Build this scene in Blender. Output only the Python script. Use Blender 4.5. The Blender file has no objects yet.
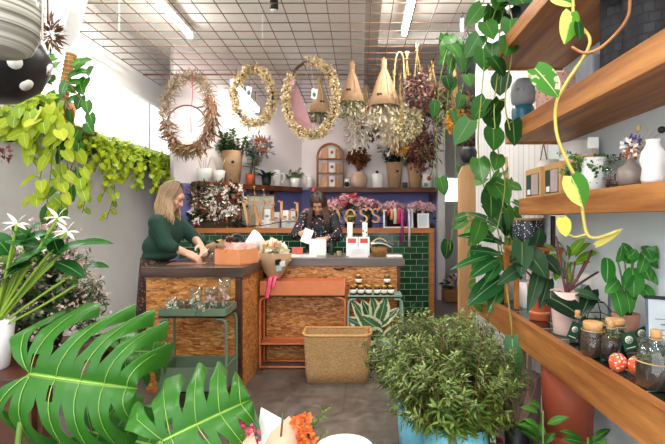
import bpy, bmesh, math, random
from mathutils import Vector, Matrix
from math import pi, sin, cos, radians
random.seed(7)
SC = bpy.context.scene
COL = SC.collection
V = Vector
F = 443.3          # 24 mm lens on a 665 px frame
PX, PY, EYE = 360.0, 219.0, 1.36   # vanishing point of the room's depth lines, eye height

def at(x, y, Y):
    "world point seen at pixel (x, y) at depth Y"
    return V(((x-PX)*Y/F, Y, EYE+(PY-y)*Y/F))

def lin(c):
    return c/12.92 if c <= 0.04045 else ((c+0.055)/1.055)**2.4
def C(h):
    h = h.lstrip('#')
    return tuple(lin(int(h[i:i+2], 16)/255) for i in (0, 2, 4))+(1.0,)

# ------------------------------------------------------------------ mesh builder
class MB:
    def __init__(s):
        s.v = []; s.f = []; s.uv = []; s.sm = []; s.mi = []; s.m = 0
    def add(s, vs, fs, uvs=None, smooth=True):
        b = len(s.v)
        s.v += [tuple(p) for p in vs]
        s.uv += uvs if uvs else [(0.5, 0.5)]*len(vs)
        for f in fs:
            s.f.append(tuple(b+i for i in f)); s.sm.append(smooth); s.mi.append(s.m)
        return s
    def box(s, c, d, R=None, bev=0.0):
        x, y, z = d[0]/2, d[1]/2, d[2]/2
        c = V(c)
        if bev > 0:
            bm = bmesh.new(); bmesh.ops.create_cube(bm, size=1.0)
            for v in bm.verts: v.co = V((v.co.x*d[0], v.co.y*d[1], v.co.z*d[2]))
            bmesh.ops.bevel(bm, geom=list(bm.edges), offset=bev, segments=2, affect='EDGES', profile=0.5)
            bm.verts.ensure_lookup_table()
            vs = [v.co.copy() for v in bm.verts]
            fs = [[v.index for v in f.verts] for f in bm.faces]
            bm.free()
        else:
            vs = [V((i*x, j*y, k*z)) for k in (-1, 1) for j in (-1, 1) for i in (-1, 1)]
            fs = [(0, 2, 3, 1), (4, 5, 7, 6), (0, 1, 5, 4), (2, 6, 7, 3), (0, 4, 6, 2), (1, 3, 7, 5)]
        if R is not None: vs = [R @ v for v in vs]
        return s.add([c+v for v in vs], fs, smooth=False)
    def bx(s, x0, x1, y0, y1, z0, z1, bev=0.0):
        return s.box(((x0+x1)/2, (y0+y1)/2, (z0+z1)/2), (x1-x0, y1-y0, z1-z0), None, bev)
    def tube(s, pts, r, n=6, cap=True, flat=1.0):
        pts = [V(p) for p in pts]
        k = len(pts)
        rs = r if isinstance(r, (list, tuple)) else [r]*k
        vs, fs, uvs = [], [], []
        ref = None
        for i, p in enumerate(pts):
            t = (pts[min(i+1, k-1)]-pts[max(i-1, 0)])
            if t.length < 1e-9: t = V((0, 0, 1))
            t.normalize()
            if ref is None:
                ref = V((0, 0, 1)) if abs(t.z) < .9 else V((1, 0, 0))
            a = t.cross(ref)
            if a.length < 1e-6: a = t.cross(V((.3, 1, .2)))
            a.normalize(); b = a.cross(t); ref = b
            for j in range(n):
                q = 2*pi*j/n
                vs.append(p+(a*cos(q)+b*sin(q)*flat)*rs[i]); uvs.append((j/n, i/max(1, k-1)))
        for i in range(k-1):
            for j in range(n):
                fs.append((i*n+j, i*n+(j+1) % n, (i+1)*n+(j+1) % n, (i+1)*n+j))
        if cap:
            fs.append(tuple(range(n-1, -1, -1))); fs.append(tuple((k-1)*n+j for j in range(n)))
        return s.add(vs, fs, uvs)
    def lathe(s, prof, c=(0, 0, 0), n=24, sx=1.0, sy=1.0, R=None, wob=None):
        c = V(c); vs, fs, uvs = [], [], []
        m = len(prof)
        for i, (r, z) in enumerate(prof):
            for j in range(n):
                q = 2*pi*j/n
                rr = r*(wob(q, z) if wob else 1.0)
                p = V((rr*cos(q)*sx, rr*sin(q)*sy, z))
                vs.append(c+(R @ p if R is not None else p)); uvs.append((j/n, i/max(1, m-1)))
        for i in range(m-1):
            for j in range(n):
                fs.append((i*n+j, i*n+(j+1) % n, (i+1)*n+(j+1) % n, (i+1)*n+j))
        if prof[0][0] > 1e-5: fs.append(tuple(range(n-1, -1, -1)))
        if prof[-1][0] > 1e-5: fs.append(tuple((m-1)*n+j for j in range(n)))
        return s.add(vs, fs, uvs)
    def ell(s, c, r, n=10, m=6, R=None):
        if not isinstance(r, (tuple, list)): r = (r, r, r)
        c = V(c); vs, fs = [], []
        for i in range(m+1):
            a = -pi/2+pi*i/m
            for j in range(n):
                q = 2*pi*j/n
                p = V((r[0]*cos(a)*cos(q), r[1]*cos(a)*sin(q), r[2]*sin(a)))
                vs.append(c+(R @ p if R is not None else p))
        for i in range(m):
            for j in range(n):
                fs.append((i*n+j, i*n+(j+1) % n, (i+1)*n+(j+1) % n, (i+1)*n+j))
        return s.add(vs, fs)
    def torus(s, c, R, r, n=32, m=8, M=None, a0=0.0, a1=2*pi):
        full = abs(a1-a0-2*pi) < 1e-6
        k = n if full else n+1
        pts = []
        for i in range(k):
            q = a0+(a1-a0)*i/n
            p = V((R*cos(q), 0, R*sin(q)))
            pts.append(V(c)+(M @ p if M is not None else p))
        if full: pts.append(pts[0].copy())
        return s.tube(pts, r, m, cap=not full)
    def leaf(s, p, d, nrm, L, W, prof, droop=.4, fold=.15, seg=5, notch=0.0, side=2, wave=0.0):
        "one leaf blade: base p, direction d, upper side nrm"
        p = V(p); d = V(d).normalized(); nrm = V(nrm)
        sd = d.cross(nrm)
        if sd.length < 1e-5: sd = d.cross(V((.31, .7, .2)))
        sd.normalize(); nm = sd.cross(d).normalized()
        k = random.randint(0, 19)
        vs, fs, uvs = [], [], []
        c = p.copy(); step = L/seg
        for i in range(seg+1):
            t = i/seg
            a = droop*t
            dd = d*cos(a)-nm*sin(a); nn = nm*cos(a)+d*sin(a)
            if i: c = c+dd*step
            w = W/2*prof(t)
            back = dd*(-notch*L*(1-t)**3)
            wv = wave*W*(1 if i % 2 else -1)
            for q in range(-1, 2) if side == 2 else (-1, -.5, 0, .5, 1):
                vs.append(c+sd*(w*q)+nn*(fold*w*abs(q)+wv*abs(q))+back*abs(q))
                uvs.append((.5+q/2, k+t*.98+.01))
        n = 3 if side == 2 else 5
        for i in range(seg):
            for j in range(n-1):
                fs.append((i*n+j, i*n+j+1, (i+1)*n+j+1, (i+1)*n+j))
        return s.add(vs, fs, uvs)
    def quad(s, a, b, c, d, uvs=None):
        return s.add([a, b, c, d], [(0, 1, 2, 3)], uvs or [(0, 0), (1, 0), (1, 1), (0, 1)], smooth=False)
    def prism(s, out, M, th):
        "outline (x, z) extruded by th along local y, mapped by matrix M"
        n = len(out)
        vs = [M @ V((x, -th/2, z)) for x, z in out]+[M @ V((x, th/2, z)) for x, z in out]
        fs = [tuple(range(n)), tuple(range(2*n-1, n-1, -1))]
        fs += [(i, n+i, n+(i+1) % n, (i+1) % n) for i in range(n)]
        return s.add(vs, fs, smooth=False)
    def build(s, name, mat, parent=None, world=False, smooth=None, mods=None):
        off = V((0, 0, 0))
        if world and parent is not None:
            o = parent
            while o is not None: off = off+o.location; o = o.parent
        me = bpy.data.meshes.new(name)
        me.from_pydata([(x-off.x, y-off.y, z-off.z) for x, y, z in s.v] if off.length else s.v, [], s.f)
        me.polygons.foreach_set('use_smooth', s.sm if smooth is None else [smooth]*len(s.f))
        uvl = me.uv_layers.new(name='UVMap')
        li = [0]*len(me.loops); me.loops.foreach_get('vertex_index', li)
        flat = []
        for i in li: flat += s.uv[i]
        uvl.data.foreach_set('uv', flat)
        for m in (mat if isinstance(mat, (list, tuple)) else [mat]): me.materials.append(m)
        if any(s.mi): me.polygons.foreach_set('material_index', s.mi)
        me.update()
        o = bpy.data.objects.new(name, me); COL.objects.link(o)
        if parent is not None: o.parent = parent
        return o

def tag(o, label, cat, group=None):
    o['label'] = label; o['category'] = cat
    if group: o['group'] = group
    return o
def thing(name, label, cat, loc=(0, 0, 0), rz=0.0, group=None):
    o = bpy.data.objects.new(name, None); COL.objects.link(o)
    o.location = loc; o.rotation_euler = (0, 0, rz); o.empty_display_size = .05
    return tag(o, label, cat, group)
def struct(o):
    o['kind'] = 'structure'; return o
def dup(root, loc, rz, label, group=None):
    r = root.copy(); COL.objects.link(r); r.location = loc; r.rotation_euler = (0, 0, rz); r['label'] = label
    if group: r['group'] = group
    for ch in list(root.children):
        c = ch.copy(); COL.objects.link(c); c.parent = r
        for g in ch.children:
            d = g.copy(); COL.objects.link(d); d.parent = c
    return r
def settle(o, z):
    "move a single mesh object's origin to its base"
    return o
rnd = random.uniform
def rv(a=1.0):
    return V((rnd(-a, a), rnd(-a, a), rnd(-a, a)))
def bez(p0, p1, p2, n=8):
    p0, p1, p2 = V(p0), V(p1), V(p2)
    return [(1-t)**2*p0+2*t*(1-t)*p1+t*t*p2 for t in [i/n for i in range(n+1)]]
def smooth_path(pts, n=6):
    pts = [V(p) for p in pts]; out = []
    k = len(pts)
    for i in range(k-1):
        a, b, c, d = pts[max(i-1, 0)], pts[i], pts[i+1], pts[min(i+2, k-1)]
        for j in range(n):
            t = j/n
            out.append(.5*((2*b)+(c-a)*t+(2*a-5*b+4*c-d)*t*t+(3*b-a-3*c+d)*t**3))
    out.append(pts[-1]); return out

def lerp_prof(pairs):
    def f(t):
        for (a, x), (b, y) in zip(pairs, pairs[1:]):
            if t <= b: return x+(y-x)*(t-a)/(b-a)
        return pairs[-1][1]
    return f
HEART = lerp_prof([(0, .6), (.1, .88), (.25, 1), (.45, .98), (.62, .83), (.78, .56), (.9, .27), (1, .03)])
OVAL = lerp_prof([(0, .06), (.15, .6), (.35, .97), (.5, 1), (.7, .82), (.88, .42), (1, .03)])
LANCE = lerp_prof([(0, .1), (.2, .8), (.4, 1), (.7, .6), (1, .02)])
EGG = lerp_prof([(0, .55), (.1, .85), (.28, 1), (.5, .97), (.7, .78), (.87, .42), (1, .04)])
ROUND = lerp_prof([(0, .4), (.12, .78), (.35, 1), (.65, .98), (.85, .66), (1, .15)])

# ------------------------------------------------------------------ materials
MATS = {}
def nodes(name):
    m = bpy.data.materials.new(name); m.use_nodes = True
    nt = m.node_tree; b = nt.nodes['Principled BSDF']
    MATS[name] = m
    return m, nt, b
def N(nt, t, **kw):
    n = nt.nodes.new(t)
    for k, v in kw.items():
        if k.startswith('i_'):
            n.inputs[k[2:].replace('_', ' ')].default_value = v
        else: setattr(n, k, v)
    return n
def ramp(nt, fac, stops, interp='LINEAR'):
    r = N(nt, 'ShaderNodeValToRGB'); r.color_ramp.interpolation = interp
    el = r.color_ramp.elements
    while len(el) < len(stops): el.new(.5)
    for e, (p, c) in zip(el, stops): e.position = p; e.color = c
    nt.links.new(fac, r.inputs[0]); return r.outputs[0]
def mixc(nt, fac, a, b, mode='MIX'):
    m = N(nt, 'ShaderNodeMix', data_type='RGBA', blend_type=mode)
    for sock, val in ((m.inputs[0], fac), (m.inputs[6], a), (m.inputs[7], b)):
        if hasattr(val, 'links'): nt.links.new(val, sock)
        else: sock.default_value = val
    return m.outputs[2]
def math_(nt, op, a, b=None):
    m = N(nt, 'ShaderNodeMath', operation=op)
    for sock, val in ((m.inputs[0], a), (m.inputs[1], b)):
        if val is None: continue
        if hasattr(val, 'links'): nt.links.new(val, sock)
        else: sock.default_value = val
    return m.outputs[0]
def bump(nt, b, h, st=.3, dist=.01):
    n = N(nt, 'ShaderNodeBump'); n.inputs['Strength'].default_value = st; n.inputs['Distance'].default_value = dist
    nt.links.new(h, n.inputs['Height']); nt.links.new(n.outputs[0], b.inputs['Normal'])
def objco(nt, scale=(1, 1, 1), src='Object', xy=False):
    tc = N(nt, 'ShaderNodeTexCoord'); o = tc.outputs['Object' if src == 'World' else src]
    if src == 'World':
        o = N(nt, 'ShaderNodeNewGeometry').outputs['Position']
    if xy:     # faces along x or along y both read (x + y, z)
        sp = N(nt, 'ShaderNodeSeparateXYZ'); nt.links.new(o, sp.inputs[0])
        cb = N(nt, 'ShaderNodeCombineXYZ')
        nt.links.new(math_(nt, 'ADD', sp.outputs[0], sp.outputs[1]), cb.inputs[0]); nt.links.new(sp.outputs[2], cb.inputs[1])
        o = cb.outputs[0]
    mp = N(nt, 'ShaderNodeMapping'); mp.inputs['Scale'].default_value = scale
    nt.links.new(o, mp.inputs[0]); return mp.outputs[0]
def noise(nt, vec, sc=5.0, det=3.0, rough=.55, out='Fac'):
    n = N(nt, 'ShaderNodeTexNoise'); n.inputs['Scale'].default_value = sc
    n.inputs['Detail'].default_value = det; n.inputs['Roughness'].default_value = rough
    nt.links.new(vec, n.inputs['Vector']); return n.outputs[out]

def flat(name, h, rough=.5, metal=0.0, var=.12, sc=14.0, spec=.5, bmp=0.0, coat=0.0):
    "plain surface with a little noise in its colour"
    if name in MATS: return MATS[name]
    m, nt, b = nodes(name)
    c = C(h)
    f = noise(nt, objco(nt), sc, 3)
    lo = tuple(max(0, x*(1-var)) for x in c[:3])+(1,); hi = tuple(min(1, x*(1+var)) for x in c[:3])+(1,)
    nt.links.new(ramp(nt, f, [(.3, lo), (.7, hi)]), b.inputs['Base Color'])
    b.inputs['Roughness'].default_value = rough; b.inputs['Metallic'].default_value = metal
    b.inputs['Specular IOR Level'].default_value = spec
    if coat: b.inputs['Coat Weight'].default_value = coat
    if bmp: bump(nt, b, f, bmp, .005)
    return m
def wood(name, a, b_, axis='Y', rough=.45, sc=9.0):
    m, nt, b = nodes(name)
    s = {'X': (.12, 1.6, 1.6), 'Y': (1.6, .12, 1.6), 'Z': (1.6, 1.6, .12)}[axis]
    v = objco(nt, s, 'World')
    f = noise(nt, v, sc, 5, .65)
    g = noise(nt, objco(nt, tuple(x*6 for x in s), 'World'), sc*2, 3)
    ca, cb = C(a), C(b_)
    c = ramp(nt, f, [(.3, ca), (.52, tuple((x+y)/2 for x, y in zip(ca, cb))), (.68, cb)])
    c2 = mixc(nt, math_(nt, 'MULTIPLY', g, .35), c, ca, 'MULTIPLY')
    nt.links.new(c2, b.inputs['Base Color'])
    b.inputs['Roughness'].default_value = rough
    bump(nt, b, f, .08, .004)
    return m
def leafm(name, base, dark, vein=None, edge=None, half=None, patch=None, rough=.35, trans=.12, veinw=.035, emb=True):
    "leaf: tint varies from leaf to leaf (whole part of v), pale midrib at u = .5"
    m, nt, b = nodes(name)
    uv = N(nt, 'ShaderNodeUVMap'); sp = N(nt, 'ShaderNodeSeparateXYZ'); nt.links.new(uv.outputs[0], sp.inputs[0])
    wn = N(nt, 'ShaderNodeTexWhiteNoise', noise_dimensions='1D'); nt.links.new(math_(nt, 'FLOOR', sp.outputs[1]), wn.inputs['W'])
    n1 = noise(nt, objco(nt), 9.0, 2)
    f = math_(nt, 'ADD', math_(nt, 'MULTIPLY', wn.outputs[0], .6), math_(nt, 'MULTIPLY', n1, .4))
    c = ramp(nt, f, [(.15, C(dark)), (.75, C(base))])
    du = math_(nt, 'ABSOLUTE', math_(nt, 'SUBTRACT', sp.outputs[0], .5))
    if edge or half or patch:
        n2 = noise(nt, objco(nt), 26.0, 2)
        w = math_(nt, 'ADD', du, math_(nt, 'MULTIPLY', math_(nt, 'SUBTRACT', n2, .5), .35))
        if edge: c = mixc(nt, ramp(nt, w, [(.27, (0, 0, 0, 1)), (.33, (1, 1, 1, 1))]), c, C(edge))
        if half:
            w2 = math_(nt, 'ADD', sp.outputs[0], math_(nt, 'MULTIPLY', math_(nt, 'SUBTRACT', n2, .5), .5))
            c = mixc(nt, ramp(nt, w2, [(.5, (0, 0, 0, 1)), (.56, (1, 1, 1, 1))]), c, C(half))
        if patch: c = mixc(nt, ramp(nt, n2, [(.58, (0, 0, 0, 1)), (.64, (1, 1, 1, 1))]), c, C(patch))
    if vein: c = mixc(nt, ramp(nt, du, [(veinw*.6, (1, 1, 1, 1)), (veinw, (0, 0, 0, 1))]), c, C(vein))
    nt.links.new(c, b.inputs['Base Color'])
    b.inputs['Roughness'].default_value = rough; b.inputs['Specular IOR Level'].default_value = .28
    if trans:
        tr = N(nt, 'ShaderNodeBsdfTranslucent'); nt.links.new(c, tr.inputs[0])
        mx = N(nt, 'ShaderNodeMixShader'); mx.inputs[0].default_value = trans
        nt.links.new(b.outputs[0], mx.inputs[1]); nt.links.new(tr.outputs[0], mx.inputs[2])
        nt.links.new(mx.outputs[0], nt.nodes['Material Output'].inputs[0])
    return m
def glass(name, h='#ffffff', rough=.02):
    m, nt, b = nodes(name)     # thin clear glass: see-through, with a sheen that grows towards the rim
    b.inputs['Base Color'].default_value = (.9, .92, .92, 1); b.inputs['Roughness'].default_value = rough
    tr = N(nt, 'ShaderNodeBsdfTransparent'); tr.inputs[0].default_value = C(h)
    lw = N(nt, 'ShaderNodeLayerWeight'); lw.inputs[0].default_value = .3
    f = math_(nt, 'ADD', math_(nt, 'MULTIPLY', lw.outputs['Facing'], .32), .03)
    mx = N(nt, 'ShaderNodeMixShader'); nt.links.new(f, mx.inputs[0])
    gl = N(nt, 'ShaderNodeBsdfGlossy'); gl.inputs[0].default_value = (.9, .92, .92, 1); gl.inputs['Roughness'].default_value = max(rough, .03)
    nt.links.new(tr.outputs[0], mx.inputs[1]); nt.links.new(gl.outputs[0], mx.inputs[2])
    nt.links.new(mx.outputs[0], nt.nodes['Material Output'].inputs[0])
    return m
def emit(name, h, st):
    m, nt, b = nodes(name)
    b.inputs['Base Color'].default_value = C(h); b.inputs['Emission Color'].default_value = C(h); b.inputs['Emission Strength'].default_value = st
    return m
def brickm(name, a, b_, grout, w, h, mort=.003, rough=.15, xy=True, off=.5):
    m, nt, b = nodes(name)
    v = objco(nt, (1, 1, 1), 'World', xy)
    t = N(nt, 'ShaderNodeTexBrick'); t.offset = off; nt.links.new(v, t.inputs['Vector'])
    t.inputs['Scale'].default_value = 1.0; t.inputs['Brick Width'].default_value = w; t.inputs['Row Height'].default_value = h
    t.inputs['Mortar Size'].default_value = mort; t.inputs['Mortar Smooth'].default_value = .1; t.inputs['Bias'].default_value = 0
    t.inputs['Color1'].default_value = C(a); t.inputs['Color2'].default_value = C(b_); t.inputs['Mortar'].default_value = C(grout)
    nt.links.new(t.outputs[0], b.inputs['Base Color'])
    nt.links.new(ramp(nt, t.outputs[1], [(0, (rough,)*3+(1,)), (1, (.7, .7, .7, 1))]), b.inputs['Roughness'])
    bump(nt, b, math_(nt, 'SUBTRACT', 1.0, t.outputs[1]), .5, .003)
    return m
def osbm(name):
    m, nt, b = nodes(name)
    v = objco(nt, (1, 1, 1), 'World', True)
    cs = []
    for k, (rot, sc, off) in enumerate(((.25, (16, 75, 1), 0), (-.3, (18, 85, 1), 7.3), (.75, (24, 70, 1), 3.1))):
        mp = N(nt, 'ShaderNodeMapping'); mp.inputs['Rotation'].default_value = (0, 0, rot); mp.inputs['Scale'].default_value = sc
        mp.inputs['Location'].default_value = (off, off, 0)
        nz = N(nt, 'ShaderNodeTexNoise'); nz.inputs['Scale'].default_value = 4.0; nt.links.new(v, nz.inputs['Vector'])
        vv = N(nt, 'ShaderNodeVectorMath', operation='ADD'); nt.links.new(v, vv.inputs[0])
        sc_ = N(nt, 'ShaderNodeVectorMath', operation='SCALE'); sc_.inputs[3].default_value = .05
        nt.links.new(nz.outputs['Color'], sc_.inputs[0]); nt.links.new(sc_.outputs[0], vv.inputs[1])
        nt.links.new(vv.outputs[0], mp.inputs[0])
        vo = N(nt, 'ShaderNodeTexVoronoi'); vo.inputs['Scale'].default_value = 1.0; nt.links.new(mp.outputs[0], vo.inputs['Vector'])
        sp = N(nt, 'ShaderNodeSeparateColor'); nt.links.new(vo.outputs['Color'], sp.inputs[0])
        cs.append((sp.outputs[0], sp.outputs[1], vo.outputs['Distance']))
    st = [(.0, C('#80451a')), (.12, C('#a9642a')), (.45, C('#c9833a')), (.75, C('#da9a50')), (1, C('#ebbb78'))]
    c = ramp(nt, cs[0][0], st)
    c = mixc(nt, math_(nt, 'GREATER_THAN', cs[1][1], .45), c, ramp(nt, cs[1][0], st))
    c = mixc(nt, math_(nt, 'GREATER_THAN', cs[2][1], .7), c, ramp(nt, cs[2][0], st))
    c = mixc(nt, math_(nt, 'MULTIPLY', noise(nt, v, 60, 2), .5), c, C('#9a5a1e'), 'MULTIPLY')
    nt.links.new(c, b.inputs['Base Color']); b.inputs['Roughness'].default_value = .45
    bump(nt, b, cs[0][0], .15, .003)
    return m
def wickerm(name, a, b_, w=60.0):
    m, nt, b = nodes(name)
    uvn = N(nt, 'ShaderNodeUVMap')
    t = N(nt, 'ShaderNodeTexBrick'); nt.links.new(uvn.outputs[0], t.inputs['Vector'])
    t.inputs['Scale'].default_value = w; t.inputs['Brick Width'].default_value = .9; t.inputs['Row Height'].default_value = .55; t.inputs['Mortar Size'].default_value = .06
    t.inputs['Color1'].default_value = C(a); t.inputs['Color2'].default_value = C(b_)
    t.inputs['Mortar'].default_value = tuple(x*.6 for x in C(b_)[:3])+(1,)
    n = noise(nt, objco(nt), 7, 2)
    nt.links.new(mixc(nt, math_(nt, 'MULTIPLY', n, .25), t.outputs[0], C(b_), 'MULTIPLY'), b.inputs['Base Color'])
    b.inputs['Roughness'].default_value = .65
    bump(nt, b, math_(nt, 'SUBTRACT', 1.0, t.outputs[1]), .8, .006)
    return m
def spotm(name, base, spot, sc=16.0, size=.3, rough=.4):
    "surface with round spots of its own"
    m, nt, b = nodes(name)
    vo = N(nt, 'ShaderNodeTexVoronoi'); vo.inputs['Scale'].default_value = sc; vo.inputs['Randomness'].default_value = .7
    nt.links.new(objco(nt), vo.inputs['Vector'])
    c = mixc(nt, ramp(nt, vo.outputs['Distance'], [(size, (0, 0, 0, 1)), (size+.03, (1, 1, 1, 1))]), C(spot), C(base))
    nt.links.new(c, b.inputs['Base Color']); b.inputs['Roughness'].default_value = rough
    return m
# ------------------------------------------------------------------ shared materials
OSB = osbm('osb')
TILE = brickm('green_tile', '#0c331b', '#164d2b', '#98a493', .165, .0815, .0028, .14)
BTOP = brickm('bench_tile', '#151c17', '#1d2a22', '#9aa59a', .2, .2, .004, .12, xy=False, off=0.0)
HONEY = wood('honey_wood', '#85491d', '#d3924e', 'Y', .5)
LEDGE = wood('ledge_wood', '#94541f', '#c98643', 'X', .45)
POSTW = wood('post_wood', '#b98a58', '#dcb486', 'Z', .6, 4)
DARKW = wood('shelf_wood', '#4b2310', '#80451f', 'X', .5)
RUSTW = wood('table_wood', '#341a0f', '#683820', 'X', .5)
SLAB = wood('counter_slab', '#33241e', '#6f564a', 'X', .27, 7)
WHITEW = flat('white_paint', '#e6e4e2', .7, var=.04, sc=3)
CERAM = flat('white_ceramic', '#efece6', .3, var=.04)
KRAFT = flat('kraft_paper', '#ad8c6c', .85, var=.1, sc=20, spec=.12)
PAPER = flat('white_paper', '#f0eeeb', .7, var=.03)
PINKP = flat('pink_paper', '#e7b7ab', .7, var=.08)
BLACK = flat('black_matte', '#17171a', .5, var=.2)
BLKMET = flat('black_metal', '#1c1b1b', .4, .6)
TERRA = flat('terracotta', '#b7522c', .7, var=.12)
SOIL = flat('soil', '#2b1d14', .95, var=.5, sc=60, bmp=.6)
STRING = flat('twine', '#b99a6b', .8)
WHITEMET = flat('white_metal', '#e9e9e6', .4)
SAGE = flat('sage_metal', '#667a62', .4, .1, var=.05)
MINT = flat('mint_metal', '#8aab98', .4, .1, var=.05)
CORAL = flat('coral_metal', '#d27a4c', .42, .1, var=.05)
GLASS = glass('clear_glass')
TGLASS = glass('thin_glass', '#f4f7f6', .03)
TAGG = flat('green_card', '#12402c', .6, var=.08)
CREAMT = flat('cream_ink', '#d9d6c0', .6, var=.05)
CORK = flat('cork', '#c99763', .8, var=.18, sc=90)
REDR = flat('red_ribbon', '#b01f38', .5)
PINKR = flat('pink_ribbon', '#ee5f7d', .5)
STEMG = flat('green_stem', '#5d7d2c', .55)
STEMD = flat('dark_stem', '#3b4a22', .6)
STEMB = flat('brown_stem', '#6f4a2d', .7)
STRAW = flat('straw', '#c9a670', .8)
CREAMF = flat('cream_flower', '#e2cfa4', .8, var=.2, sc=50)
WHITEF = flat('white_flower', '#efe7dc', .8, var=.08, sc=50)
PINKF = flat('pink_flower', '#dfb2b4', .8, var=.16, sc=50)
ROSEF = flat('rose_flower', '#cf4f63', .75, var=.25, sc=50)
ORANGF = flat('orange_flower', '#e2722d', .7, var=.25, sc=50)
YELF = flat('yellow_flower', '#d79a1f', .75, var=.2, sc=50)
MAROON = flat('maroon_flower', '#6e3436', .8, var=.3, sc=50)
RUSTF = flat('rust_flower', '#9a5a37', .8, var=.3, sc=50)
GREYGR = flat('grey_dried', '#8f7b66', .85, var=.3, sc=40)
BROWNGR = flat('brown_dried', '#6b4a30', .85, var=.3, sc=40)
WHITEGR = flat('pale_dried', '#d9cdb9', .85, var=.15, sc=40)
NEON = leafm('neon_leaf', '#b3c02a', '#6f951a', '#d7df6a', trans=.3)
GREEN = leafm('green_leaf', '#437a28', '#1f4c19', '#7fae4c', trans=.15)
PHILO = leafm('philodendron_leaf', '#356625', '#163a18', '#54813a', rough=.3, trans=.15)
CREAMY = leafm('creamy_heart_leaf', '#4d8a34', '#3a7428', '#b5c48a', patch='#d5d8ae', trans=.2)
BRASIL = leafm('variegated_heart_leaf', '#5f9a32', '#3f7d28', '#b9c878', half='#d3da74', trans=.25)
DARKLF = leafm('dark_leaf', '#2c4a30', '#15291d', '#5d6e44', rough=.3, trans=.05)
TINEKE = leafm('cream_edged_leaf', '#47704a', '#2c5034', '#a9bd8c', edge='#dfdfb4', trans=.08)
MONST = leafm('split_leaf', '#336d1f', '#1f4f17', '#8db04a', rough=.33, trans=.16, veinw=.014)
GUML = leafm('grey_green_leaf', '#a3ad74', '#587a3f', None, rough=.5, trans=.15)
WILLOW = leafm('willow_leaf', '#7b9140', '#2f541e', None, rough=.45, trans=.15)
OLIVE = leafm('olive_leaf', '#56652f', '#27371a', None, rough=.6, trans=.1)
SPIDER = leafm('lime_leaf', '#86b62c', '#4f8a1f', '#b6d268', trans=.2)

# ------------------------------------------------------------------ the room
def concrete():
    m, nt, b = nodes('concrete')
    v = objco(nt)
    f = noise(nt, v, 1.3, 6, .65); g = noise(nt, v, 14, 4, .6)
    c = ramp(nt, f, [(.3, C('#3b332d')), (.5, C('#5a5049')), (.7, C('#7a7068'))])
    c = mixc(nt, .35, c, ramp(nt, g, [(.35, C('#3a322c')), (.65, C('#8b8178'))]))
    vo = N(nt, 'ShaderNodeTexVoronoi', feature='DISTANCE_TO_EDGE'); vo.inputs['Scale'].default_value = .55; nt.links.new(v, vo.inputs['Vector'])
    c = mixc(nt, ramp(nt, vo.outputs['Distance'], [(.0, (.6,)*3+(1,)), (.006, (0, 0, 0, 1))]), c, C('#3a322c'))
    nt.links.new(c, b.inputs['Base Color'])
    nt.links.new(ramp(nt, g, [(.3, (.28,)*3+(1,)), (.7, (.5,)*3+(1,))]), b.inputs['Roughness'])
    return m
FLOORM = concrete()
GREYWALL = flat('grey_plaster', '#d0cecb', .8, var=.05, sc=1.6)
LILACW = flat('pale_plaster', '#e5dbdb', .8, var=.03, sc=2)
PURPLE = flat('lilac_paint', '#6f70a8', .75, var=.05, sc=2)
BLUEG = flat('cool_grey_paint', '#dbe4e8', .7, var=.04, sc=2)
BOARDS = brickm('white_boards', '#dedcda', '#e4e2e0', '#9c9a98', .11, 9.0, .004, .6, True, 0.0)
CEILM = flat('ceiling_paint', '#e6e3df', .8, var=.05, sc=1.5)

o = struct(MB().bx(-3.2, 2.6, -1.6, 9.0, -.1, 0).build('floor', FLOORM))
LX = -2.98
w = MB()
w.bx(LX-.16, LX, -1.2, 7.7, 0, 2.33); w.bx(LX-.16, LX, -1.2, 7.7, 3.02, 3.75)
w.bx(LX-.16, LX, -1.2, 2.3, 2.33, 3.02); w.bx(LX-.16, LX, 7.25, 7.7, 2.33, 3.02)
wl = struct(w.build('wall_left', GREYWALL))
# far end of the room: flat wall, and the slanted wall that closes its corner
def back_wall(name, x0, x1):
    m = MB(); m.m = 0; m.bx(x0, x1, 7.6, 7.75, 1.86, 3.75); m.m = 1; m.bx(x0, x1, 7.6, 7.75, 0, 1.86)
    return struct(m.build(name, [LILACW, PURPLE]))
back_wall('wall_back', -3.1, 1.31)
DG = V((-.71, -.7042, 0)).normalized(); DN = V((.7042, -.71, 0)).normalized()   # along the slanted wall, and out of it
def slab_wall(name, a, d, L, t, spans):
    m = MB(); R = Matrix.Rotation(math.atan2(d.y, d.x), 3, 'Z'); n = V((-d.y, d.x, 0))
    if n.dot(DN) > 0: n = -n
    for i, (z0, z1) in enumerate(spans):
        m.m = i; m.box(V(a)+d*L/2+n*t/2+V((0, 0, (z0+z1)/2)), (L, t, z1-z0), R)
    return struct(m.build(name, [PURPLE, LILACW]))
slab_wall('wall_corner', (-1.0, 7.6, 0), DG, 2.18, .12, [(0, 1.86), (1.86, 3.75)])
w = MB(); w.m = 0; w.bx(1.275, 1.4, -1.2, 3.0, 0, 3.75); w.m = 1; w.bx(1.275, 1.4, 3.0, 4.9, 0, 3.75)
struct(w.build('wall_right', [BLUEG, BOARDS]))
struct(MB().bx(1.31, 1.43, 7.45, 7.75, 0, 3.75).build('trim_3', WHITEW))
struct(MB().bx(1.4, 2.5, 4.85, 4.95, 0, 3.75).build('wall_return', WHITEW))
struct(MB().bx(2.45, 2.55, 4.95, 8.9, 0, 3.75).build('wall_passage', WHITEW))
w = MB(); w.bx(1.2, 2.55, 8.8, 8.9, 0, 1.68); w.bx(1.2, 2.55, 8.8, 8.9, 2.2, 3.75); w.bx(1.2, 1.58, 8.8, 8.9, 1.68, 2.2); w.bx(1.97, 2.55, 8.8, 8.9, 1.68, 2.2)
struct(w.build('wall_far', GREYWALL))
struct(MB().bx(1.2, 1.31, 7.75, 8.9, 0, 3.75).build('wall_side', WHITEW))
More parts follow.
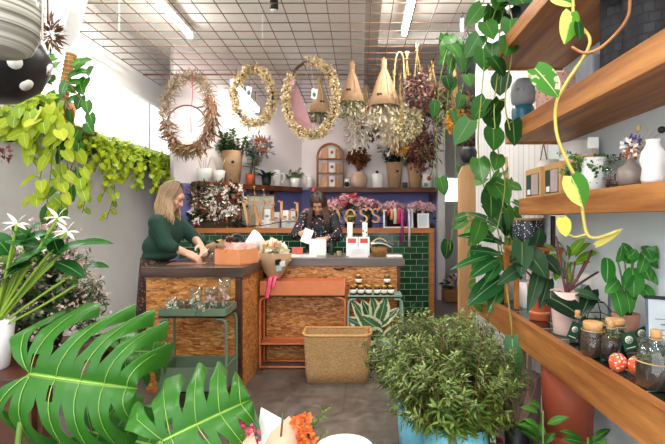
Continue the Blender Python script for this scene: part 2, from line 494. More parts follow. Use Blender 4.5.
struct(MB().bx(-3.2, 2.6, -1.2, 9.0, 3.75, 3.85).build('ceiling', CEILM))
# dropped ceiling edge and a joist above the mesh
struct(MB().bx(.1, 2.4, 5.62, 5.74, 3.58, 3.75).build('trim_1', WHITEMET))
struct(MB().bx(.06, .22, -1, 7.6, 3.52, 3.75).build('trim_2', flat('joist_grey', '#a9a5a1', .8)))
struct(MB().bx(LX, LX+.02, -1.2, 7.0, 0, .1).build('baseboard_left', GREYWALL))
# clerestory window in the left wall
wf = MB()
for z in (2.33, 2.99): wf.bx(LX-.12, LX+.01, 2.3, 7.25, z, z+.03)
for y in (2.3, 4.3, 6.24, 7.22): wf.bx(LX-.1, LX+.005, y, y+.05, 2.33, 3.02)
o = struct(wf.build('window_1', WHITEMET))
g = MB().bx(LX-.07, LX-.062, 2.3, 7.25, 2.34, 3.01).build('pane', glass('window_glass', '#ffffff', .0), o); g['kind'] = 'structure'
wf = MB()
for z in (1.68, 2.17): wf.bx(1.58, 1.97, 8.78, 8.9, z, z+.03)
for x in (1.58, 1.94): wf.bx(x, x+.03, 8.78, 8.9, 1.68, 2.2)
o = struct(wf.build('window_2', WHITEMET))
g = MB().bx(1.6, 1.95, 8.84, 8.845, 1.7, 2.18).build('pane', MATS['window_glass'], o); g['kind'] = 'structure'

# ------------------------------------------------------------------ daylight, lamps, camera
wd = bpy.data.worlds.new('sky'); SC.world = wd; wd.use_nodes = True
bg = wd.node_tree.nodes['Background']; bg.inputs[0].default_value = (.93, .97, 1.0, 1); bg.inputs[1].default_value = 3.3
def portal(name, loc, rot, sx, sy):
    l = bpy.data.lights.new(name, 'AREA'); l.shape = 'RECTANGLE'; l.size = sx; l.size_y = sy
    l.cycles.is_portal = True
    ob = bpy.data.objects.new(name, l); ob.location = loc; ob.rotation_euler = rot; COL.objects.link(ob)
portal('shopfront_portal', (-.9, -1.2, 1.85), (radians(90), 0, 0), 4.3, 3.7)
portal('window_portal', (LX-.2, 4.8, 2.67), (0, radians(-90), 0), .7, 5.0)
portal('far_window_portal', (1.77, 8.93, 1.94), (radians(-90), 0, 0), .4, .52)
def lamp(name, loc, sx, sy, e, col=(1, .95, .88)):
    l = bpy.data.lights.new(name, 'AREA'); l.shape = 'RECTANGLE'; l.size = sx; l.size_y = sy; l.energy = e; l.color = col
    ob = bpy.data.objects.new(name, l); ob.location = loc; COL.objects.link(ob)
TUBEE = emit('tube_glow', '#fffaf2', 30.0)
def tube_light(label, X, Y0, Y1, z, e):
    t = thing('tube_light', label, 'light', (X, (Y0+Y1)/2, z), 0, 'fluorescent tubes over the shop')
    h = (Y1-Y0)/2
    MB().box((0, 0, .045), (.09, 2*h, .05), None, .008).build('housing', WHITEMET, t)
    MB().tube([(0, -h+.03, 0), (0, h-.03, 0)], .032, 10).build('tube', TUBEE, t)
    for s in (-1, 1):
        MB().box((0, s*(h-.015), .0), (.07, .03, .09)).build('end_cap', WHITEMET, t)
        if z < 3.3: MB().tube([(0, s*h*.8, .06), (0, s*h*.8, 3.31-z)], .005, 5).build('hanger', BLKMET, t)
        else: MB().tube([(0, s*h*.8, .06), (0, s*h*.8, 3.75-z)], .005, 5).build('hanger', BLKMET, t)
    lamp('tube_lamp', (X, (Y0+Y1)/2, z-.045), .07, 2*h-.1, e, (1, .96, .9))
tube_light('long glowing tube light above the mesh beside the high window', -2.1, 3.2, 5.5, 3.63, 42)
tube_light('glowing tube light seen through the small straw wreath', -1.6, 5.6, 6.9, 3.06, 6)
tube_light('added fill tube light out of view over the shop floor', -1.3, -.6, 1.4, 3.63, 34)  # added out of view as fill, to brighten the side walls
tube_light('added fill tube light out of view over the shop front near the plank shelves', .45, -.4, 1.8, 3.63, 34)  # second unseen tube, put in for more ambient light on the walls
tube_light('glowing tube light above the mesh in front of the dropped ceiling edge', .53, 3.3, 5.3, 3.58, 42)

cam = bpy.data.cameras.new('camera'); cam.lens = 24.0; cam.sensor_width = 36.0
cam.shift_x = -27.5/665; cam.shift_y = -3/665
cam.clip_start = .05
co = bpy.data.objects.new('camera', cam); co.location = (0, 0, EYE); co.rotation_euler = (radians(90), 0, 0); COL.objects.link(co)
SC.camera = co
SC.view_settings.view_transform = 'Standard'; SC.view_settings.look = 'None'
SC.view_settings.exposure = 0.22; SC.view_settings.gamma = 1.0; SC.view_settings.use_curve_mapping = False
SC.cycles.use_denoising = True
SC.cycles.max_bounces = 8; SC.cycles.transparent_max_bounces = 8; SC.cycles.sample_clamp_indirect = 6.0

# ------------------------------------------------------------------ ceiling mesh and what is fixed above it
RUST = flat('rusty_wire', '#6b4a33', .7, .1, var=.25)
mz = 3.30
t = thing('mesh_grid', 'rusty square wire mesh sheet hung under the whole ceiling', 'wire mesh', (0, 3.5, mz))
m = MB()
X0, X1, Y0, Y1 = -2.9, 1.2, .6, 7.5
x = X0
while x <= X1+.01: m.tube([(x, Y0-3.5, .0), (x, Y1-3.5, .0)], .0052, 5); x += .2
y = Y0
while y <= Y1+.01: m.tube([(X0, y-3.5, .007), (X1, y-3.5, .007)], .0052, 5); y += .2
m.build('mesh', RUST, t)
m = MB().tube([(X0, 5.93-3.5, -.008), (X1, 5.93-3.5, -.008)], .011, 6)
m.build('support_rail', RUST, t)
for (x, y) in ((-2.5, 3.0), (-2.5, 4.6), (-1.1, 3.4), (-1.1, 5.0), (.9, 3.2), (-2.3, 6.4), (.3, 6.4), (-.5, 2.2)):
    MB().tube([(x, y-3.5, 0), (x, y-3.5, .45)], .006, 5).build('hanger', WHITEMET, t)
sp = thing('spotlight', 'small black spotlight on the ceiling above the mesh', 'light', at(274, 4, 4.4))
MB().lathe([(.03, -.06), (.042, -.05), (.042, .05), (.03, .07)], (0, 0, 0), 14).build('head', BLKMET, sp)
MB().lathe([(.038, -.064), (.02, -.058), (0, -.057)], (0, 0, 0), 14).build('lens', CERAM, sp)
MB().tube([(0, 0, .06), (0, 0, 3.75-at(274, 4, 4.4).z)], .014, 6).build('stalk', BLKMET, sp)
p = at(291, 1, 4.4)
jb = thing('junction_box', 'flat white box on the ceiling beside the black spotlight', 'box', (p.x, p.y, 3.63))
MB().box((0, 0, .03), (.2, .1, .06), None, .008).build('body', WHITEMET, jb)
MB().tube([(0, 0, .06), (0, 0, .12)], .02, 8).build('mount', WHITEMET, jb)
p = at(462, 17, 4.2)
ht = thing('hanging_tag', 'narrow white paper tag dangling from a black hook on the mesh', 'tag', (p.x, p.y, 3.3))
MB().tube(smooth_path([(0, 0, .02), (.015, 0, .0), (-.005, 0, -.03), (.0, 0, -.06)]), .004, 5).build('hook', BLKMET, ht)
MB().box((0, 0, -.1), (.035, .004, .13)).build('card', PAPER, ht)
# ------------------------------------------------------------------ counters
HC = .985
def panel(m, x0, x1, y0, y1, z0, z1): return m.bx(x0, x1, y0, y1, z0, z1)
t = thing('work_counter', 'strand board work counter with dark worn top beside the grey wall', 'counter', (-1.3, 4.17, 0))
def W(name, m, mat, p): return m.build(name, mat, p, world=True)
W('front_panel', MB().bx(-1.674, -.97, 3.47, 3.49, 0, .91), OSB, t)
W('side_panel', MB().bx(-.945, -.925, 3.47, 4.25, 0, .91), OSB, t)
W('end_panel', MB().bx(-1.674, -1.654, 3.49, 4.88, 0, .91), OSB, t)
W('corner_trim', MB().bx(-.972, -.925, 3.452, 3.495, 0, .91), RUSTW, t)
W('back_panel', MB().bx(-1.654, -.945, 4.86, 4.88, 0, .91), OSB, t)
W('counter_top', MB().bx(-1.7, -.9, 3.43, 4.9, .91, HC, .004), SLAB, t)
t = thing('sales_counter', 'strand board sales counter with grey worn top in front of the green tiles', 'counter', (-.26, 4.57, 0))
W("front_panel", MB().bx(-.896, .37, 4.25, 4.27, 0, .91), OSB, t)
W('end_panel', MB().bx(.35, .37, 4.27, 4.88, 0, .91), OSB, t)
W('corner_trim', MB().bx(.355, .385, 4.235, 4.275, 0, .91), RUSTW, t)
W("back_panel", MB().bx(-.896, .35, 4.86, 4.88, 0, .91), OSB, t)
SLAB2 = wood('counter_slab_grey', '#4c423e', '#8d8078', 'X', .32, 7)
W('counter_top', MB().bx(-.896, .42, 4.22, 4.9, .91, HC, .004), SLAB2, t)

# ------------------------------------------------------------------ tiled bar counter
t = thing('tiled_bar', 'tall bar counter faced with glossy dark green tiles under a wooden ledge', 'counter', (-.7, 6.2, 0))
def poly_slab(pts, z0, z1, m=None):
    m = m or MB(); n = len(pts)
    m.add([(x, y, z0) for x, y in pts]+[(x, y, z1) for x, y in pts],
          [tuple(range(n-1, -1, -1)), tuple(range(n, 2*n))]+[(i, (i+1) % n, n+(i+1) % n, n+i) for i in range(n)], smooth=False)
    return m
W('tiled_front', poly_slab([(-2.46, 6.0), (.93, 6.0), (.93, 6.38), (-2.13, 6.38)], .0, 1.17), TILE, t)
W('ledge', poly_slab([(-2.48, 5.965), (1.0, 5.965), (1.0, 6.42), (-2.07, 6.42)], 1.17, 1.238), LEDGE, t)
W('end_board', MB().bx(.932, 1.0, 5.975, 6.4, 0, 1.17), LEDGE, t)
BAR = 1.238

# ------------------------------------------------------------------ shelf boards on the far walls
SH = 1.884
t = thing('shelf_board', 'long dark brown shelf board on the flat lilac wall', 'shelf', (.2, 7.5, SH-.08))
W('board', MB().bx(-.83, 1.29, 7.37, 7.6, SH-.08, SH, .004), DARKW, t)
for x in (-.2, 1.2):
    m = MB(); m.prism([(0, 0), (0, -.2), (.03, -.2), (.2, -.03), (.2, 0)], Matrix.Translation((x, 7.6, SH-.08)) @ Matrix.Rotation(radians(-90), 4, 'Z'), .04)
    W('bracket', m, DARKW, t)
def dg(x, back=.1):
    "point on the slanted shelf seen in image column x, set back from its front edge"
    k = (x-PX)/F
    s = (-.88-7.4*k)/(.71-.7042*k)
    return V((-.88-.71*s, 7.4-.7042*s, 0))-DN*back
R = Matrix.Rotation(math.atan2(DG.y, DG.x), 3, 'Z')
a = V((-.95, 7.35, 0)); L = 1.8
t = thing('shelf_board', 'dark brown shelf board on the slanted wall above the dried flowers', 'shelf', (-1.6, 6.75, SH-.08))
W('board', MB().box(a+DG*L/2-DN*.1+V((0, 0, SH-.04)), (L, .2, .08), R, .004), DARKW, t)
for s in (.5, 1.5):
    m = MB().box(a+DG*s-DN*.12+V((0, 0, SH-.13)), (.04, .14, .1), R); W('bracket', m, DARKW, t)

# ------------------------------------------------------------------ plant trolleys
def trolley(name, label, mat, x0, x1, y0, y1, tz0, tz1, lz0, lz1, wall=.012):
    t = thing(name, label, 'trolley', ((x0+x1)/2, (y0+y1)/2, 0))
    cx, cy = (x0+x1)/2, (y0+y1)/2; w, d = x1-x0, y1-y0
    def tray(nm, z0, z1, rec=True):
        m = MB()
        m.box((0, 0, z0+.005), (w, d, .01))
        for s in (-1, 1):
            m.box((s*(w/2-.005), 0, (z0+z1)/2), (.01, d, z1-z0)); m.box((0, s*(d/2-.005), (z0+z1)/2), (w-.02, .01, z1-z0))
        m.build(nm, mat, t)
    tray('top_tray', tz0, tz1); tray('lower_tray', lz0, lz1)
    r = .011
    for s in (-1, 1):
        # one bent tube per end: down from under the tray, round the bottom, up again
        x = s*(w/2-.0)
        for q in (-1, 1):
            y = q*(d/2-.012)
            pts = [(x-s*.07, y, tz0-.012), (x-s*.03, y, tz0-.014), (x-s*.008, y, tz0-.03), (x, y, tz0-.07), (x, y, .06), (x, y, .0)]
            MB().tube(pts, r, 8).build('leg', mat, t)
    for q in (-1, 1):
        y = q*(d/2-.012)
        MB().tube([(-w/2, y, .02), (w/2, y, .02)], r*.9, 8).build('floor_rail', mat, t)
    return t
trolley('plant_trolley', 'sage green metal trolley with glass vases in front of the work counter', SAGE, -1.42, -.945, 3.12, 3.40, .665, .725, .135, .31)
trolley('plant_trolley', 'coral orange metal trolley against the sales counter behind the basket', CORAL, -.905, -.135, 4.0, 4.2, .66, .80, .215, .24)
trolley('plant_trolley', 'mint green metal trolley with jars and a rubber plant by the sales counter end', MINT, -.105, .38, 3.98, 4.2, .652, .674, .07, .12)

# ------------------------------------------------------------------ seagrass basket
SEA = wickerm('seagrass', '#dcb680', '#c0925a', 46)
b = thing('seagrass_basket', 'large rectangular woven seagrass basket on the concrete floor', 'basket', (-.19, 3.79, 0))
m = MB()
def rrect(w, d, r, n=5):
    out = []
    for cx, cy, a in ((w/2-r, d/2-r, 0), (-w/2+r, d/2-r, 90), (-w/2+r, -d/2+r, 180), (w/2-r, -d/2+r, 270)):
        for i in range(n+1):
            q = radians(a+90*i/n); out.append((cx+r*cos(q), cy+r*sin(q)))
    return out
vs, fs, uvs = [], [], []
lev = [(.52, .26, 0), (.53, .27, .1), (.545, .275, .22), (.56, .285, .34), (.565, .29, .385), (.55, .275, .40), (.535, .26, .385), (.5, .25, .02)]
n = 24
for i, (w, d, z) in enumerate(lev):
    per = 0
    for j, (x, y) in enumerate(rrect(w, d, .05)):
        dip = .03*(abs(x)/.27)**2 if z > .3 else 0
        vs.append((x, y, z+dip-(.02 if z > .3 else 0))); uvs.append(((x+y)*1.2, z*1.5))
n = len(rrect(1, 1, .1))
for i in range(len(lev)-1):
    for j in range(n):
        fs.append((i*n+j, i*n+(j+1) % n, (i+1)*n+(j+1) % n, (i+1)*n+j))
fs.append(tuple(range(n-1, -1, -1))); fs.append(tuple((len(lev)-1)*n+j for j in range(n)))
m.add(vs, fs, uvs); m.build('body', SEA, b)
rim = [(x, y, .395-.02+.03*(abs(x)/.27)**2) for x, y in rrect(.565, .285, .05)]; rim.append(rim[0])
MB().tube(rim, .012, 6).build('rim', flat('seagrass_rim', '#c29355', .7, var=.2, sc=80), b)

# ------------------------------------------------------------------ plank shelves and tiled bench along the cool grey wall
def plank_shelf(label, xf, z0, z1, yend, ynear=.35):
    t = thing('plank_shelf', label, 'shelf', (xf, (yend+ynear)/2, z0))
    W('front_board', MB().bx(xf, xf+.035, ynear, yend, z0, z1, .003), HONEY, t)
    W('shelf_board', MB().bx(xf+.035, 1.268, ynear, yend-.01, z0+.012, z1-.012), HONEY, t)
    W('end_board', MB().bx(xf+.035, 1.268, yend-.01, yend, z0, z1), HONEY, t)
    return t
S2Z, S1Z = 1.925, 1.485
plank_shelf('highest honey wood shelf overhead with trailing vines', .8, 2.29, 2.372, 2.78)
plank_shelf('honey wood shelf carrying the black baskets and the grey jug', .9, 1.822, S2Z, 2.75)
plank_shelf('honey wood shelf carrying the paper boxes and the taupe vase', .985, 1.384, S1Z, 2.75)
BZ = .82
t = thing('display_bench', 'wooden bench with a dark tiled top full of potted plants', 'bench', (1.05, 2.0, 0))
W('front_board', MB().bx(.86, .9, .5, 3.42, .668, BZ, .003), HONEY, t)
W('tiled_top', MB().bx(.9, 1.268, .5, 3.42, BZ-.06, BZ-.004), BTOP, t)
W('end_board', MB().bx(.9, 1.268, 3.38, 3.42, .668, BZ-.06), HONEY, t)
for y in (1.0, 3.3): W('leg', MB().bx(1.15, 1.24, y, y+.09, 0, .762), POSTW, t)
t = thing('plywood_post', 'tall pale plywood board standing upright at the end of the tiled bench', 'board', (.84, 3.47, 0))
m = MB().prism([(-.07, 0), (.06, 0), (.06, 1.8), (-.04, 1.77), (-.07, 1.70)], Matrix.Translation((.0, 0, 0)), .05)
m.build('board', POSTW, t)
W('brace', MB().tube([(.872, 3.43, .30), (1.05, 3.43, .12)], .03, 4), POSTW, t)
# ------------------------------------------------------------------ shared shapes for small things
def rdir():
    a = rnd(0, 2*pi); z = rnd(-1, 1); r = math.sqrt(1-z*z)
    return V((r*cos(a), r*sin(a), z))
def petals(m, c, R, n, L, W, prof=OVAL, seg=2, rx=1, ry=1, rz=1, up=0.0, droop=.5):
    c = V(c)
    for i in range(n):
        d = rdir(); d.z += up; d.normalize()
        p = c+V((d.x*R*rx, d.y*R*ry, d.z*R*rz))*rnd(.35, 1)
        dd = (d+rv(.5)).normalized()
        m.leaf(p, dd, rdir(), L*rnd(.7, 1.25), W*rnd(.7, 1.2), prof, droop=rnd(-droop, droop), fold=.2, seg=seg)
    return m
def blob(m, c, R, n, r, rx=1, ry=1, rz=1):
    c = V(c)
    for i in range(n):
        d = rdir(); q = rnd(.5, 1)
        m.ell(c+V((d.x*R*rx, d.y*R*ry, d.z*R*rz))*q, r*rnd(.7, 1.2), 6, 4)
    return m
def sprig(ms, ml, base, tip, nl, L, W, prof=OVAL, r=.003, bend=.15, droop=.5, start=.25, seg=3, out=.9):
    "a stem with leaves along it"
    base = V(base); tip = V(tip)
    mid = (base+tip)/2+rv((tip-base).length*bend)
    pts = bez(base, mid, tip, 6)
    if ms is not None: ms.tube(pts, [r]*4+[r*.7, r*.5, r*.3], 4, cap=False)
    for i in range(nl):
        t = start+(1-start)*(i+rnd(0, .8))/nl; t = min(t, .999)
        k = t*6; j = int(k); p = pts[j].lerp(pts[j+1], k-j)
        ax = (pts[j+1]-pts[j]).normalized()
        sd = rdir(); sd = (sd-ax*sd.dot(ax)).normalized()
        d = (ax*(1-out*.55)+sd*out).normalized()
        ml.leaf(p, d, (ax+V((0, 0, .4))), L*rnd(.7, 1.15)*(1.1-.4*t), W*rnd(.8, 1.1), prof, droop=droop*rnd(.2, 1.2), fold=.18, seg=seg)
def ribbon(m, pts, w, th=.15): return m.tube(smooth_path(pts, 5), w/2, 6, flat=th)
def disc(m, c, n, r, th=.004, k=16):
    "small flat disc facing n"
    n = V(n).normalized(); R = n.to_track_quat('Z', 'Y').to_matrix()
    return m.lathe([(r, -th/2), (r, th/2)], c, k, R=R)
def cup(m, r0, r1, h, th=.006, c=(0, 0, 0), n=20, rim=None, wob=None):
    "open vessel, base radius r0, rim radius r1"
    return m.lathe([(r0*.9, 0), (r0, .004), ((r0+r1)/2*1.01, h*.5), (r1, h), (r1-th, h), ((r0+r1)/2-th, h*.5), (r0-th, h*.06+.006), (0.0001, h*.06+.006)], c, n, wob=wob)
def kraft_vase(name, label, loc, r0, r1, h, cat='paper vase', group=None):
    t = thing(name, label, cat, loc)
    cup(MB(), r0, r1, h, .004, n=18, wob=lambda q, z: 1+.03*sin(3*q+z*9)).build('wrap', KRAFT, t)
    rr = r0+(r1-r0)*.64
    m = MB().ell((rr*.3, -rr*.97, h*.64), (r1*.16, .012, r1*.15), 10, 6)
    m.build('logo', BLACK, t)
    return t

# ------------------------------------------------------------------ shelf on the slanted wall
def on_diag(x): p = dg(x); p.z = SH; return p, p.y/F
p, s = on_diag(207.5)
t = thing('ribbed_pot', 'white ribbed pot at the outer end of the slanted shelf', 'pot', p)
cup(MB(), 5.5*s, 7.5*s, 13*s, n=36, wob=lambda q, z: 1+.025*cos(12*q)).build('body', CERAM, t)
MB().lathe([(.0001, 11.4*s), (7*s, 11.4*s)], n=16).build('soil', SOIL, t)
m = MB()
for i in range(14): a = rnd(0, 6.28); m.tube(bez((cos(a)*3*s, sin(a)*3*s, 11*s), (cos(a)*5*s, sin(a)*5*s, 22*s), (cos(a)*9*s, sin(a)*9*s, 27*s+rnd(0, 5)*s), 5), .004, 4)
m.build('dried_stem', WHITEGR, t)
p, s = on_diag(222.5)
t = thing('ribbed_pot', 'white ribbed pot close beside the tall brown paper vase', 'pot', p)
cup(MB(), 4.6*s, 6*s, 12*s, n=36, wob=lambda q, z: 1+.025*cos(12*q)).build('body', CERAM, t)
MB().lathe([(.0001, 10.6*s), (5.6*s, 10.6*s)], n=16).build('soil', SOIL, t)
m = MB()
for i in range(12): a = rnd(0, 6.28); m.tube(bez((cos(a)*2*s, sin(a)*2*s, 10*s), (cos(a)*3*s, sin(a)*3*s, 19*s), (cos(a)*7*s, sin(a)*7*s, 24*s+rnd(0, 4)*s), 5), .004, 4)
m.build('dried_stem', WHITEGR, t)
p, s = on_diag(236)
t = kraft_vase('paper_vase', 'tall brown paper vase of dark leafy branches on the slanted shelf', p, 7.3*s, 10.5*s, 32*s)
ms, ml = MB(), MB()
for i in range(26):
    a = rnd(0, 6.28); r = rnd(.2, 1)
    sprig(ms, ml, (cos(a)*3*s, sin(a)*3*s, 26*s), (cos(a)*r*24*s, sin(a)*r*12*s, (40+rnd(0, 20)-8*r)*s), 15, 7*s, 3.4*s)
ms.build('stem', STEMD, t); ml.build('foliage', leafm('dark_bouquet_leaf', '#476f33', '#1c3a1c', None), t)
p, s = on_diag(253.5)
t = thing('potted_plant', 'small terracotta pot with a tall stemmed plant on the slanted shelf', 'plant', p)
cup(MB(), 3.6*s, 4.6*s, 10.5*s).build('pot', TERRA, t)
MB().lathe([(.0001, 9*s), (4*s, 9*s)], n=14).build('soil', SOIL, t)
ms, ml = MB(), MB()
for i in range(3):
    top = V((rnd(-3, 6)*s, rnd(-3, 3)*s, (38+rnd(-8, 6))*s))
    sprig(ms, ml, (rnd(-1, 1)*s, 0, 9*s), top, 9, 11*s, 5*s, droop=.9, r=.006)
ms.build('stem', STEMD, t); ml.build('foliage', GREEN, t)
p, s = on_diag(260); p = p+DN*-.03
t = thing('dried_bunch', 'bunch of grey and amber dried flowers pinned to the slanted wall', 'dried flowers', p+V((0, 0, 33*s)))
m = MB(); petals(m, (3*s, 0, 6*s), 12*s, 120, 6*s, 3*s, rx=1.2, ry=.45); m.build('blossoms', flat('blue_grey_dried', '#8d8f9a', .8, var=.3, sc=30), t)
m = MB(); petals(m, (6*s, -2*s, 8*s), 7*s, 60, 5*s, 3*s, ry=.5); m.build('amber_blossoms', RUSTF, t)
m = MB()
for i in range(16): m.tube([(rnd(-2, 2)*s, 0, -33*s*.4), (rnd(2, 20)*s, rnd(-3, 1)*s, rnd(-4, 14)*s)], .004, 4)
m.tube([(-1*s, 0, -14*s), (-1*s, .02, -32*s)], .012, 5)
m.build('stem', GREYGR, t)
p, s = on_diag(270)
t = thing('potted_plant', 'small plant with long drooping leaves in a black pot on the slanted shelf', 'plant', p)
cup(MB(), 4*s, 5*s, 9*s).build('pot', BLACK, t)
ml = MB()
for i in range(12):
    a = rnd(0, 6.28); ml.leaf((cos(a)*2*s, sin(a)*2*s, 8*s), V((cos(a), sin(a)*.6, 1.1)), (cos(a), sin(a), -1), rnd(11, 18)*s, 4*s, LANCE, droop=-1.1, fold=.2, seg=5)
ml.build('foliage', DARKLF, t)
p, s = on_diag(281)
t = thing('pitcher', 'slim white ceramic pitcher on the shelf next to the black pot', 'pitcher', p)
cup(MB(), 4*s, 3.8*s, 16*s).build('body', CERAM, t)
MB().tube(smooth_path([(3.6*s, 0, 13*s), (6.5*s, 0, 12*s), (6.5*s, 0, 6*s), (3.8*s, 0, 4*s)]), .7*s, 6).build('handle', CERAM, t)
p, s = on_diag(299)
t = thing('potted_plant', 'small bushy plant in a white pot near the shelf corner', 'plant', p)
cup(MB(), 4.2*s, 5.4*s, 9*s).build('pot', CERAM, t)
ms, ml = MB(), MB()
for i in range(14): a = rnd(0, 6.28); sprig(ms, ml, (0, 0, 8*s), (cos(a)*9*s, sin(a)*6*s, rnd(9, 19)*s), 7, 4*s, 3*s)
ms.build('stem', STEMG, t); ml.build('foliage', leafm('sage_leaf', '#7c8f62', '#4b6138', None), t)

# ------------------------------------------------------------------ shelf on the flat lilac wall
SY = 7.47; s = SY/F
def on_flat(x, z=SH): return V(((x-PX)*s, SY, z))
t = thing('jar', 'white lidded jar on the shelf beside the small arched rack', 'jar', on_flat(309.5))
MB().lathe([(3.2*s, 0), (3.6*s, .01), (3.6*s, 9*s), (3*s, 10.5*s)], n=18).build('body', CERAM, t)
MB().lathe([(3.1*s, 10.5*s), (3.1*s, 12*s), (.5*s, 12.6*s)], n=18).build('lid', PAPER, t)
# arched rattan rack with three tiers of small cards
t = thing('arched_rack', 'small arched cane rack with three tiers standing on the shelf', 'rack', on_flat(330.5))
CANE = flat('cane', '#a5683a', .5, var=.2, sc=40)
for dy in (-.05, .05):
    pts = [(-13*s, dy, 0), (-13*s, dy, 31*s)]+[(-13*s*cos(q), dy, 31*s+13*s*sin(q)) for q in [pi*i/12 for i in range(1, 12)]]+[(13*s, dy, 31*s), (13*s, dy, 0)]
    MB().tube(pts, .9*s, 6).build('arch', CANE, t)
for z in (.6, 14.5, 29): MB().box((0, 0, z*s), (26*s, .11, 1.2*s)).build('tier', CANE, t)
k = 0
for z, nm in ((1.3, 'lowest'), (15.2, 'middle'), (29.7, 'highest')):
    for dx, col, w_, h_ in ((-6, 'peach', 6, 10), (1.5, 'white', 6, 10.5), (7.5, 'tan', 4, 9)):
        mt = {'peach': flat('peach_card', '#d9a079', .7), 'white': PAPER, 'tan': flat('tan_card', '#b98a5e', .7)}[col]
        c = MB().box((0, 0, h_*s/2), (w_*s, .03, h_*s), None, .002); o = c.build('card_box', mt); o.location = on_flat(330.5+dx, SH+z*s)
        tag(o, f'{col} card box on the {nm} tier of the arched rack', 'box', 'card boxes on the arched rack')
        if col == 'white':
            d = MB(); disc(d, (0, -.017, h_*s*.55), (0, -1, 0), 1.6*s); d.build('emblem', flat('coral_ink', '#c5573c', .6), o)
t = thing('mug', 'white mug with a black dot on the shelf beside the beige vase', 'mug', on_flat(347))
cup(MB(), 3.2*s, 3.6*s, 9*s).build('body', CERAM, t)
d = MB(); disc(d, (0, -3.5*s, 3.4*s), (0, -1, 0), 2.6*s, .01); d.build('dot', BLACK, t)
t = thing('vase', 'round beige ceramic vase of brown dried hydrangea on the shelf', 'vase', on_flat(359))
MB().lathe([(4.5*s, 0), (7*s, 2*s), (8.6*s, 7*s), (8*s, 11.5*s), (5.6*s, 15*s), (5*s, 16*s), (4.6*s, 16*s), (4.8*s, 13*s), (.001, 12*s)], n=28).build('body', flat('beige_clay', '#d8b49c', .7, var=.06), t)
ms, ml = MB(), MB()
for i in range(16):
    a = rnd(0, 6.28); r = rnd(.1, 1); c = V((cos(a)*r*9*s, sin(a)*r*5*s, (23+rnd(0, 14)-4*r)*s))
    ms.tube([(0, 0, 14*s), c], .005, 4); petals(ml, c, 4*s, 22, 4.5*s, 4*s)
ms.build('stem', STEMB, t); ml.build('blossoms', leafm('brown_hydrangea', '#8c5330', '#4a2a1e', None, trans=0), t)
t = thing('canister', 'white cylindrical canister on the shelf beside the beige vase', 'canister', on_flat(378))
MB().lathe([(5.4*s, 0), (5.8*s, .6*s), (5.8*s, 13.2*s), (5.2*s, 14*s), (0.001, 14*s)], n=22).build('body', CERAM, t)
MB().ell((-1*s, 0, 15.8*s), 1.7*s, 10, 7).build('knob', BLACK, t)
t = kraft_vase('paper_vase', 'brown paper vase of dark berried foliage in the middle of the flat shelf', on_flat(394.5), 6*s, 8.2*s, 25*s)
ms, ml, mf = MB(), MB(), MB()
for i in range(24):
    a = rnd(0, 6.28); r = rnd(.2, 1); tip = V((cos(a)*r*18*s, sin(a)*r*9*s, (34+rnd(0, 22)-6*r)*s))
    sprig(ms, ml, (cos(a)*2*s, 0, 22*s), tip, 10, 7*s, 3*s); blob(mf, tip, 2.2*s, 5, .7*s)
ms.build('stem', STEMD, t); ml.build('foliage', leafm('blackish_leaf', '#3a4a3a', '#161e1a', None), t); mf.build('berry_clumps', WHITEGR, t)
t = thing('flower_pot', 'little dark glass pot on the shelf between two brown paper vases', 'pot', on_flat(404.5)+V((0, -.06, 0)))
cup(MB(), 2.6*s, 2.8*s, 5*s).build('body', flat('dark_glaze', '#3a4340', .2), t)
t = kraft_vase('paper_vase', 'brown paper vase of pale small flowers beside the patterned white cup', on_flat(414.5), 5.2*s, 7.6*s, 24*s)
ms, ml, mf = MB(), MB(), MB()
for i in range(18):
    a = rnd(0, 6.28); r = rnd(.2, 1); tip = V((cos(a)*r*13*s, sin(a)*r*7*s, (31+rnd(0, 12)-5*r)*s))
    sprig(ms, ml, (cos(a)*2*s, 0, 20*s), tip, 8, 8*s, 3.5*s); petals(mf, tip, 3*s, 12, 2.6*s, 2.2*s)
ms.build('stem', STEMD, t); ml.build('foliage', MATS['blackish_leaf'], t); mf.build('blossoms', CREAMF, t)
t = thing('cup', 'white cup with a rust dot and a green dot at the shelf end', 'cup', on_flat(427))
cup(MB(), 5.2*s, 5.8*s, 14*s).build('body', CERAM, t)
d = MB(); disc(d, (1.2*s, -5.7*s, 9*s), (.2, -1, 0), 2.2*s, .02); d.build('rust_dot', flat('rust_ink', '#b8604a', .6), t)
d = MB(); disc(d, (-1.8*s, -5.1*s, 2.8*s), (-.3, -1, 0), 2*s, .02); d.build('green_dot', flat('green_ink', '#6f9c84', .6), t)

# ------------------------------------------------------------------ things on the bar ledge
LY = 6.08; s = LY/F
def on_bar(x, Y=LY): return V(((x-PX)*Y/F, Y, BAR))
# big dried arrangement at the wall end
q = on_bar(217, 6.13)
t = thing('dried_arrangement', 'broad dried flower arrangement of brown leaves and white blooms on the bar end', 'dried flowers', q)
m = MB().box((0, 0, .04), (.5, .14, .08), None, .01); m.build('trough', flat('moss_dark', '#2d2a1c', .9), t)
ms, ml, mw, mo, mb = MB(), MB(), MB(), MB(), MB()
for i in range(120):
    x = rnd(-25, 25); z = rnd(6, 46)-abs(x)*.22
    c = V((x*s, rnd(-.1, .08), z*s))
    ms.tube(bez((x*.5*s, 0, .06), (x*.7*s, 0, z*.5*s), c, 4), .004, 4)
    k = i % 5
    if k < 1: petals(mb, c, 4.5*s, 14, 4.4*s, 2.6*s)
    elif k in (1, 2): petals(mw, c, 3.2*s, 18, 3.6*s, 3*s)
    elif k == 3: petals(mo, c, 3.6*s, 16, 4.6*s, 3*s)
    else:
        for j in range(9): ml.leaf(c, rdir(), rdir(), 9*s, 3*s, LANCE, seg=3)
